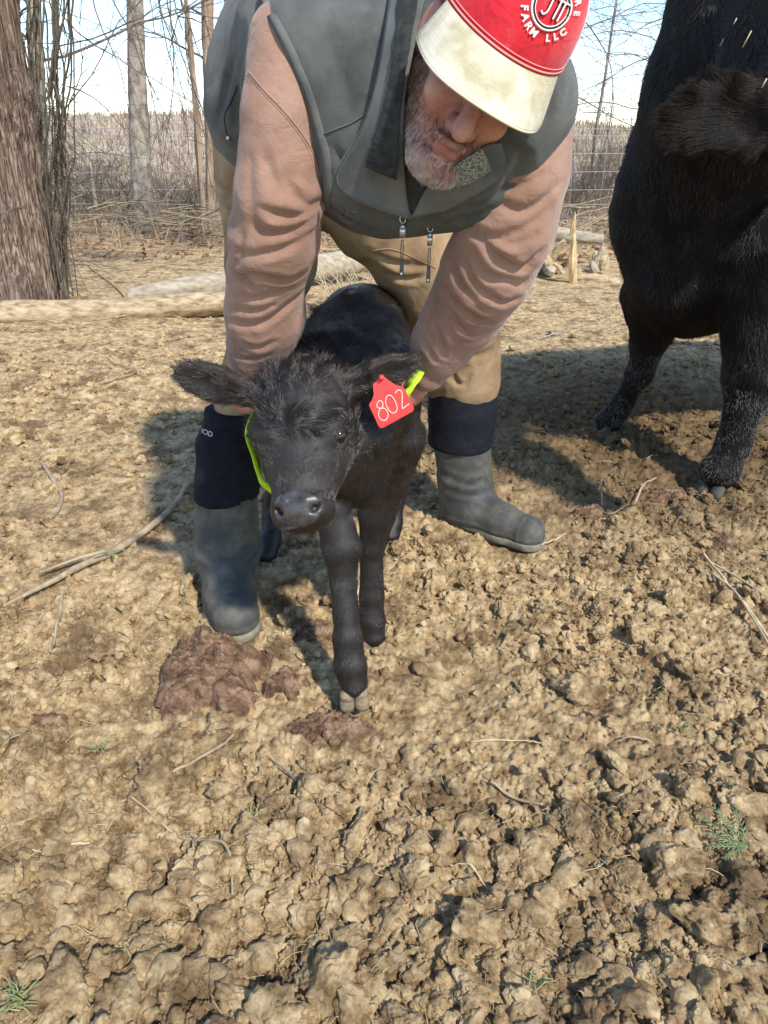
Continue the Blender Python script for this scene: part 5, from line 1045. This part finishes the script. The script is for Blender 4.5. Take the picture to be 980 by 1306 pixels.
# ---- logs
def log(line, rads, m, lab, seed, knots=()):
    ln_ = [P(*a) for a in line]; rd = [RP(h, p) for h, p in zip(rads, ln_)]; o = thing('fallen_log', ln_[0] * A(1, 1, 0), lab, 'log'); c = catmull(ln_, 120); r = np.interp(np.linspace(0, 1, 120), np.linspace(0, 1, len(rd)), rd)
    nu = 40; th = np.linspace(0, 2 * math.pi, nu, endpoint=False); t = nrm(np.gradient(c, axis=0)); u = nrm(np.cross(t, A(0, 0, 1))); w = np.cross(u, t); TH_, S_ = np.meshgrid(th, np.linspace(0, 1, 120))
    q = np.stack([np.cos(TH_), np.sin(TH_), S_ * 5], -1); R_ = r[:, None] * (1 + .10 * noise(q, 1.2, seed) + .05 * noise(q * A(2, 2, .5), 3, seed + 1) - .05 * np.clip(np.abs(noise(q * A(2.5, 2.5, .3), 2, seed + 4)) * -6 + 1, 0, 1))
    R_[0] *= .93; R_[-1] *= .9; V = c[:, None] + R_[..., None] * (np.cos(TH_)[..., None] * u[:, None] + np.sin(TH_)[..., None] * w[:, None]); i = np.arange(119)[:, None] * nu; j = np.arange(nu)[None]; k = (j + 1) % nu
    F = np.stack([i + j, i + k, i + nu + k, i + nu + j], -1).reshape(-1, 4); V = V.reshape(-1, 3); mk('trunk', V, F, m, o)
    for e_, s_, cc in ((0, -1, c[0]), (119, 1, c[-1])):
        ring_ = V.reshape(120, nu, 3)[e_]; rs = [ring_]; 
        for f_ in (.75, .5, .25): rs.append(cc + (ring_ - cc) * f_ + t[e_] * s_ * .012 * RR.uniform(-1, 1))
        VV_ = np.vstack(rs + [cc[None]]); FF = [np.stack([a * nu + np.arange(nu), a * nu + (np.arange(nu) + 1) % nu, (a + 1) * nu + (np.arange(nu) + 1) % nu, (a + 1) * nu + np.arange(nu)], -1) for a in range(3)]
        T_ = np.stack([3 * nu + np.arange(nu), 3 * nu + (np.arange(nu) + 1) % nu, np.full(nu, 4 * nu)], -1); mk('cut_end', VV_, [np.vstack(FF), T_], M['wood'], o)
    for kx in knots:
        n_ = int(kx * 119); p = c[n_] + A(0, -r[n_] * .6, r[n_] * .7); tubes('branch_stub', [(np.array([p, p + A(.02, -.03, .04), p + A(.03, -.04, .055)]), np.array([.018, .013, .010]))], m, o, 8)
    return o
log([(5, 401, 4.95), (90, 399, 4.98), (190, 393, 5.02), (300, 384, 5.1)], [16.5, 16, 15, 14], M['log'], 'smooth yellow-tan barkless log lying below the cedar at the left', 3)
log([(165, 377, 5.5), (230, 368, 5.55), (330, 354, 5.8), (470, 330, 6.6)], [9, 14, 16, 15], M['log2'], 'paler thick log behind the tan one, running behind the man', 7)
log([(668, 293, 7.6), (720, 300, 7.5), (770, 306, 7.4)], [8, 9, 6], M['log2'], 'grey-topped log behind the split wood on the right', 11)
log([(735, 352, 6.55), (770, 357, 6.5), (790, 362, 6.45)], [5, 7, 5], M['log'], 'short tan log slab on the ground right of the upright stake', 12)
# torn stump and split pieces
so_ = thing('splintered_stump', P(700, 352, 6.9) * A(1, 1, 0), 'torn yellow stump of splintered wood behind the man\'s elbow', 'stump')
def splinter(base, top, w, m, parent, name='splinter', seed=0):
    c = catmull([base, (base + top) / 2 + rv(.02), top], 14); r = w * np.array([1, 1.05, 1.08, 1.05, 1, .95, .92, .88, .8, .7, .6, .45, .3, .08]); V, F, T = tube(c, r, 7); V = V + .25 * w * noise3v(V, 1 / w * .6, seed); return mk(name, V, [F, T], m, parent, False)
for k in range(34):
    x = RR.uniform(672, 718); yb = RR.uniform(322, 352); Y = RR.uniform(6.7, 7.3); p = P(x, yb, Y); splinter(p, p + A(RR.uniform(-.22, .22), RR.uniform(-.12, .05), RR.uniform(.02, .24) * (1.1 if x < 700 else .7)), RR.uniform(.025, .05), M[('wood', 'log', 'log2')[k % 3]], so_, seed=k)
s2_ = thing('split_chunk', P(770, 345, 6.9) * A(1, 1, 0), 'upright torn wood chunk between the stake and the cow', 'wood chunk')
for k in range(12):
    x = RR.uniform(756, 776); p = P(x, RR.uniform(340, 350), RR.uniform(6.8, 7.1)); splinter(p, p + A(RR.uniform(-.07, .07), 0, RR.uniform(.08, .28)), RR.uniform(.022, .045), M['log' if k % 3 else 'log2'], s2_, seed=50 + k)
s3_ = thing('wooden_stake', P(731, 361, 6.4) * A(1, 1, 0), 'narrow yellow stake standing upright right of the man', 'stake'); splinter(P(731, 362, 6.4), P(733, 270, 6.4), RP(5.2, P(731, 330, 6.4)), M['wood'], s3_, 'shaft', 3)
# dead grass clump between the man's legs
n = 260; x = RS.normal(0, .17, n); y = 5.6 + RS.normal(0, .12, n); gx = (470 - 490) / FP * 5.4
tg_ = []
for k in range(110):
    p = P(RR.uniform(425, 512), RR.uniform(385, 398), RR.uniform(5.0, 5.5)); p[2] = 0; l = RR.uniform(.18, .5); d = A(RR.uniform(-.5, .5), RR.uniform(-.3, .3), 1); tg_.append((catmull([p, p + d * l * .5, p + d * l * .85 + A(RR.uniform(-.12, .12), 0, -.03)], 7), np.linspace(.0035, .0012, 7)))
o = tubes('dry_grass_clump', tg_, M['straw'], None, 4, False, loc=P(470, 390, 5.2) * A(1, 1, 0)); tag(o, 'clump of stiff dead stems seen between the man\'s legs', 'grass clump')
# ---- sticks, roots and dung on the soil
def stick(px_, r, m, lab, name='stick', cat='stick', twig=None, lift=.015, n=40):
    c = catmull([A(*p) for p in px_], n); q = np.array([GH(x, y) for x, y in c]); q[:, 2] = np.convolve(np.pad(ground_h(q[:, 0], q[:, 1]), 3, mode='edge'), np.ones(7) / 7, 'valid') + lift
    rr = np.interp(np.linspace(0, 1, n), np.linspace(0, 1, len(r)), r) * (1 + .15 * noise(q, 60, 3)); pl = [(q, rr)]
    for tw in (twig or []):
        c2_ = catmull([A(*p) for p in tw], 16); q2 = np.array([GH(x, y) for x, y in c2_]); q2[:, 2] = q2[:, 2] + lift; pl.append((q2, np.linspace(rr.mean() * .8, rr.min() * .6, 16)))
    o = tubes(name, pl, m, None, 8, loc=q[0]); tag(o, lab, cat); return o
stick([(238, 620), (222, 650), (185, 680), (145, 705), (110, 722), (70, 745), (5, 778)], [.007, .009, .010, .011, .010, .008, .004], M['twig2'], 'long forked grey-tan stick lying left of the man\'s boot', twig=[[(138, 710), (100, 720), (52, 738)]], lift=.018)
stick([(52, 588), (62, 604), (77, 625), (78, 640), (68, 658)], [.004, .0065, .007, .006, .004], M['twig2'], 'short curved stick on the smooth dirt at the left', lift=.008)
stick([(298, 936), (285, 955), (250, 975), (215, 990), (190, 1012), (158, 1038)], [.0028, .0028, .003, .003, .0025, .0016], M['twig2'], 'pale root curving down-left below the slab of dung')
stick([(170, 1034), (200, 1052), (240, 1074), (280, 1086), (296, 1110), (299, 1158)], [.0016, .0022, .0025, .0026, .0024, .0014], M['twig2'], 'pale root hooking downward at the lower left', twig=[[(248, 1076), (246, 1110), (232, 1148)], [(186, 1042), (210, 1036), (190, 1050)]])
stick([(84, 762), (76, 800), (66, 838)], [.0025, .004, .002], M['twig2'], 'short upright pale twig in the clods at the left edge')
stick([(335, 962), (372, 992), (400, 1022), (413, 1048)], [.0012, .002, .0022, .001], M['twig'], 'dark thin twig just below the calf\'s front hoof')
stick([(625, 1004), (650, 1014), (692, 1032)], [.0022, .003, .0022], M['twig2'], 'straight pinkish twig lying in the lower centre clods')
stick([(572, 1103), (598, 1112), (622, 1136)], [.001, .0014, .001], M['straw'], 'thin bent straw in the lower centre')
stick([(895, 716), (920, 745), (950, 780), (990, 830)], [.003, .004, .0045, .005], M['straw'], 'bundle of dry stalks at the right edge below the cow', name='dry_stalks', cat='stalks', twig=[[(905, 738), (935, 762), (960, 800), (985, 842)], [(900, 722), (940, 745), (985, 775)]], lift=.02)
stick([(805, 655), (812, 640), (822, 622), (836, 615)], [.003, .004, .004, .003], M['twig2'], 'curved root bending in front of the cow\'s near hoof', lift=.02)
stick([(766, 618), (770, 655), (800, 658)], [.003, .003, .002], M['twig2'], 'small angled straw right of the man\'s boot toe', lift=.02)
stick([(690, 702), (705, 697), (722, 688)], [.002, .002, .0012], M['straw'], 'straw poking out at the tip of the right boot', lift=.03)
stick([(690, 432), (708, 427), (722, 428)], [.003, .004, .003], M['wire'], 'pale bleached twig on the shaded ground right of the man\'s knee')
stick([(0, 952), (30, 946), (75, 944)], [.002, .002, .001], M['twig2'], 'pale thin root at the left edge')
stick([(42, 1090), (80, 1088), (118, 1086)], [.0012, .002, .0022], M['straw'], 'pale straw across a clod at the lower left')
stick([(112, 408), (150, 404), (200, 400), (232, 405)], [.003, .005, .005, .003], M['twig2'], 'thin pale stick on the ground below the tan log')
stick([(120, 492), (150, 486), (170, 482)], [.003, .004, .003], M['twig2'], 'small stick in the smooth dirt right of the calf\'s shadow')
stick([(600, 948), (650, 944), (690, 952)], [.001, .0016, .001], M['straw'], 'pale straw in the clods below the right boot')
stick([(792, 946), (820, 944), (838, 950)], [.0016, .0022, .001], M['twig2'], 'small whitish twig among the right-hand clods')
stick([(100, 330), (130, 352), (150, 368), (160, 380)], [.004, .006, .006, .004], M['twig2'], 'bent pale stick standing behind the tan log')
# dung slabs: folded, layered sheets
def slab(cx, cy, wpx, hpx, th, seed, lab, rot=0, m='dung', cat='dung', fold=.03):
    c = GH(cx, cy); w = RP(wpx, c); nu, nv = 150, 90; a = np.linspace(0, 2 * math.pi, nu, endpoint=False); s = np.linspace(.02, 1, nv); AA, SS = np.meshgrid(a, s)
    R_ = w * (1 + .46 * noise(np.stack([np.cos(AA) * 1.6, np.sin(AA) * 1.6, AA * 0], -1), 1.3, seed) + .12 * noise(np.stack([np.cos(AA) * 5, np.sin(AA) * 5, AA * 0], -1), 1.5, seed + 1) + .12 * noise(np.stack([np.cos(AA) * 15, np.sin(AA) * 15, AA * 0], -1), 1.5, seed + 2)) * SS
    asp = hpx / wpx * depth(c) / (abs(c[1]) + .3); x = np.cos(AA) * R_; y = np.sin(AA) * R_ * asp; xr = x * math.cos(rot) - y * math.sin(rot); yr = x * math.sin(rot) + y * math.cos(rot)
    q = np.stack([xr, yr], -1); q_ = q + .012 * np.stack([noise(q, 30, seed + 8), noise(q, 30, seed + 9)], -1); z = fold * .5 * np.abs(noise(q_, 16, seed + 2)) + .009 * (1 - np.abs(noise(q_ @ np.array([[1, .5], [-.2, 2.2]]), 34, seed + 3)) * 2) + .006 * (.5 - np.abs(noise(q_ @ np.array([[1, .8], [-.5, 3]]), 80, seed + 4))) + .004 * fbm(q, 140, 2, seed + 5) + th * .7 * (1 - SS ** 4)
    z = z - .02 * SS ** 6 + (fold > .04) * .05 * np.exp(-((xr / w + .05) ** 2 / .12 + (yr / w - .75) ** 2 / .25)); V = np.stack([c[0] + xr, c[1] + yr, c[2] + z - .008], -1).reshape(-1, 3)
    i = np.arange(nv - 1)[:, None] * nu; j = np.arange(nu)[None]; k = (j + 1) % nu; F = np.stack([i + j, i + k, i + nu + k, i + nu + j], -1).reshape(-1, 4)
    o = mk('dung_slab', V, F, M[m], None, loc=c); tag(o, lab, cat); return o
slab(272, 862, 58, 62, .060, 3, 'large reddish-brown folded slab of dung leaning at the left boot\'s toe', .5, fold=.05)
slab(362, 872, 26, 22, .025, 7, 'small brown dung piece between the left boot and the calf\'s hoof', .2)
slab(402, 805, 30, 18, .02, 9, 'smooth brown dung lump just left of the calf\'s leading leg', .1)
slab(415, 926, 55, 26, .02, 11, 'dark crumbly dung patch under the calf\'s leading hoof', 0, fold=.025)
slab(752, 655, 20, 16, .02, 13, 'dark round dung lump right of the right boot', .2)
slab(925, 690, 32, 12, .012, 15, 'shiny dark dung flake below the cow\'s near hoof', .1)
slab(860, 632, 32, 16, .015, 17, 'dark damp dung left of the cow\'s near hoof', .3)
slab(225, 1115, 22, 24, .015, 19, 'small purple-brown dung lump beside the hooking root', .4)
slab(58, 918, 26, 14, .014, 21, 'dark brown dung lump at the left among pale clods', .1)
slab(420, 1235, 22, 26, .015, 23, 'brown dung lump at the lower edge near the centre', .7)
# green bits
def sprig(x, y, lab, n, ln_, m, cat, flat=True, spread=2.2, a0=2.6):
    c = GH(x, y) + A(0, 0, .022); pl = []
    for k in range(n):
        a = a0 + (k / (n - 1) - .5) * spread if n > 1 else a0; a = a if flat else RR.uniform(0, 6.28); d = A(math.cos(a), math.sin(a) * .9, .15 if flat else RR.uniform(.4, 2.2)); d = nrm(d); l = ln_ * RR.uniform(.7, 1.1); c0_ = c + (rv(.008) * A(1, 1, 0) if not flat else 0); p = [c0_, c0_ + d * l * .5 + rv(.003), c0_ + d * l * .95 + (A(0, 0, -.25 * l) if not flat else 0)]; cc = catmull(p, 9); pl.append((cc, np.linspace(.0012, .0006, 9)))
        if flat:
            for j in range(2, 9):
                for s in (-1, 1):
                    dd = nrm(d + s * np.cross(d, A(0, 0, 1)) * .8); e1 = cc[j] + dd * l * .22 * (1 - j / 14); pl.append((np.array([cc[j], (cc[j] + e1) / 2, e1]), np.array([.0011, .0013, .0006])))
    o = tubes('cedar_sprig' if flat else 'grass_tuft', pl, m, None, 5, False, loc=c); tag(o, lab, cat)
sprig(950, 1092, 'green cedar sprig lying on the clods at the right edge', 6, .075, M['green'], 'sprig')
sprig(146, 712, 'small green cedar tip beside the long forked stick', 3, .05, M['green'], 'sprig', a0=-1.2)
sprig(30, 1290, 'pale green grass tuft at the lower left corner', 26, .045, M['grass'], 'grass', False, 6.2)
sprig(130, 966, 'tiny grass tuft on the clods at the left', 12, .03, M['grass'], 'grass', False, 6.2)
sprig(872, 940, 'tiny pale grass tuft among the clods at the right', 12, .03, M['grass'], 'grass', False, 6.2)
sprig(680, 1270, 'small grass tuft at the bottom edge right of centre', 12, .035, M['grass'], 'grass', False, 6.2)
sprig(325, 1050, 'tiny grass tuft beside the hooking root', 8, .025, M['grass'], 'grass', False, 6.2)
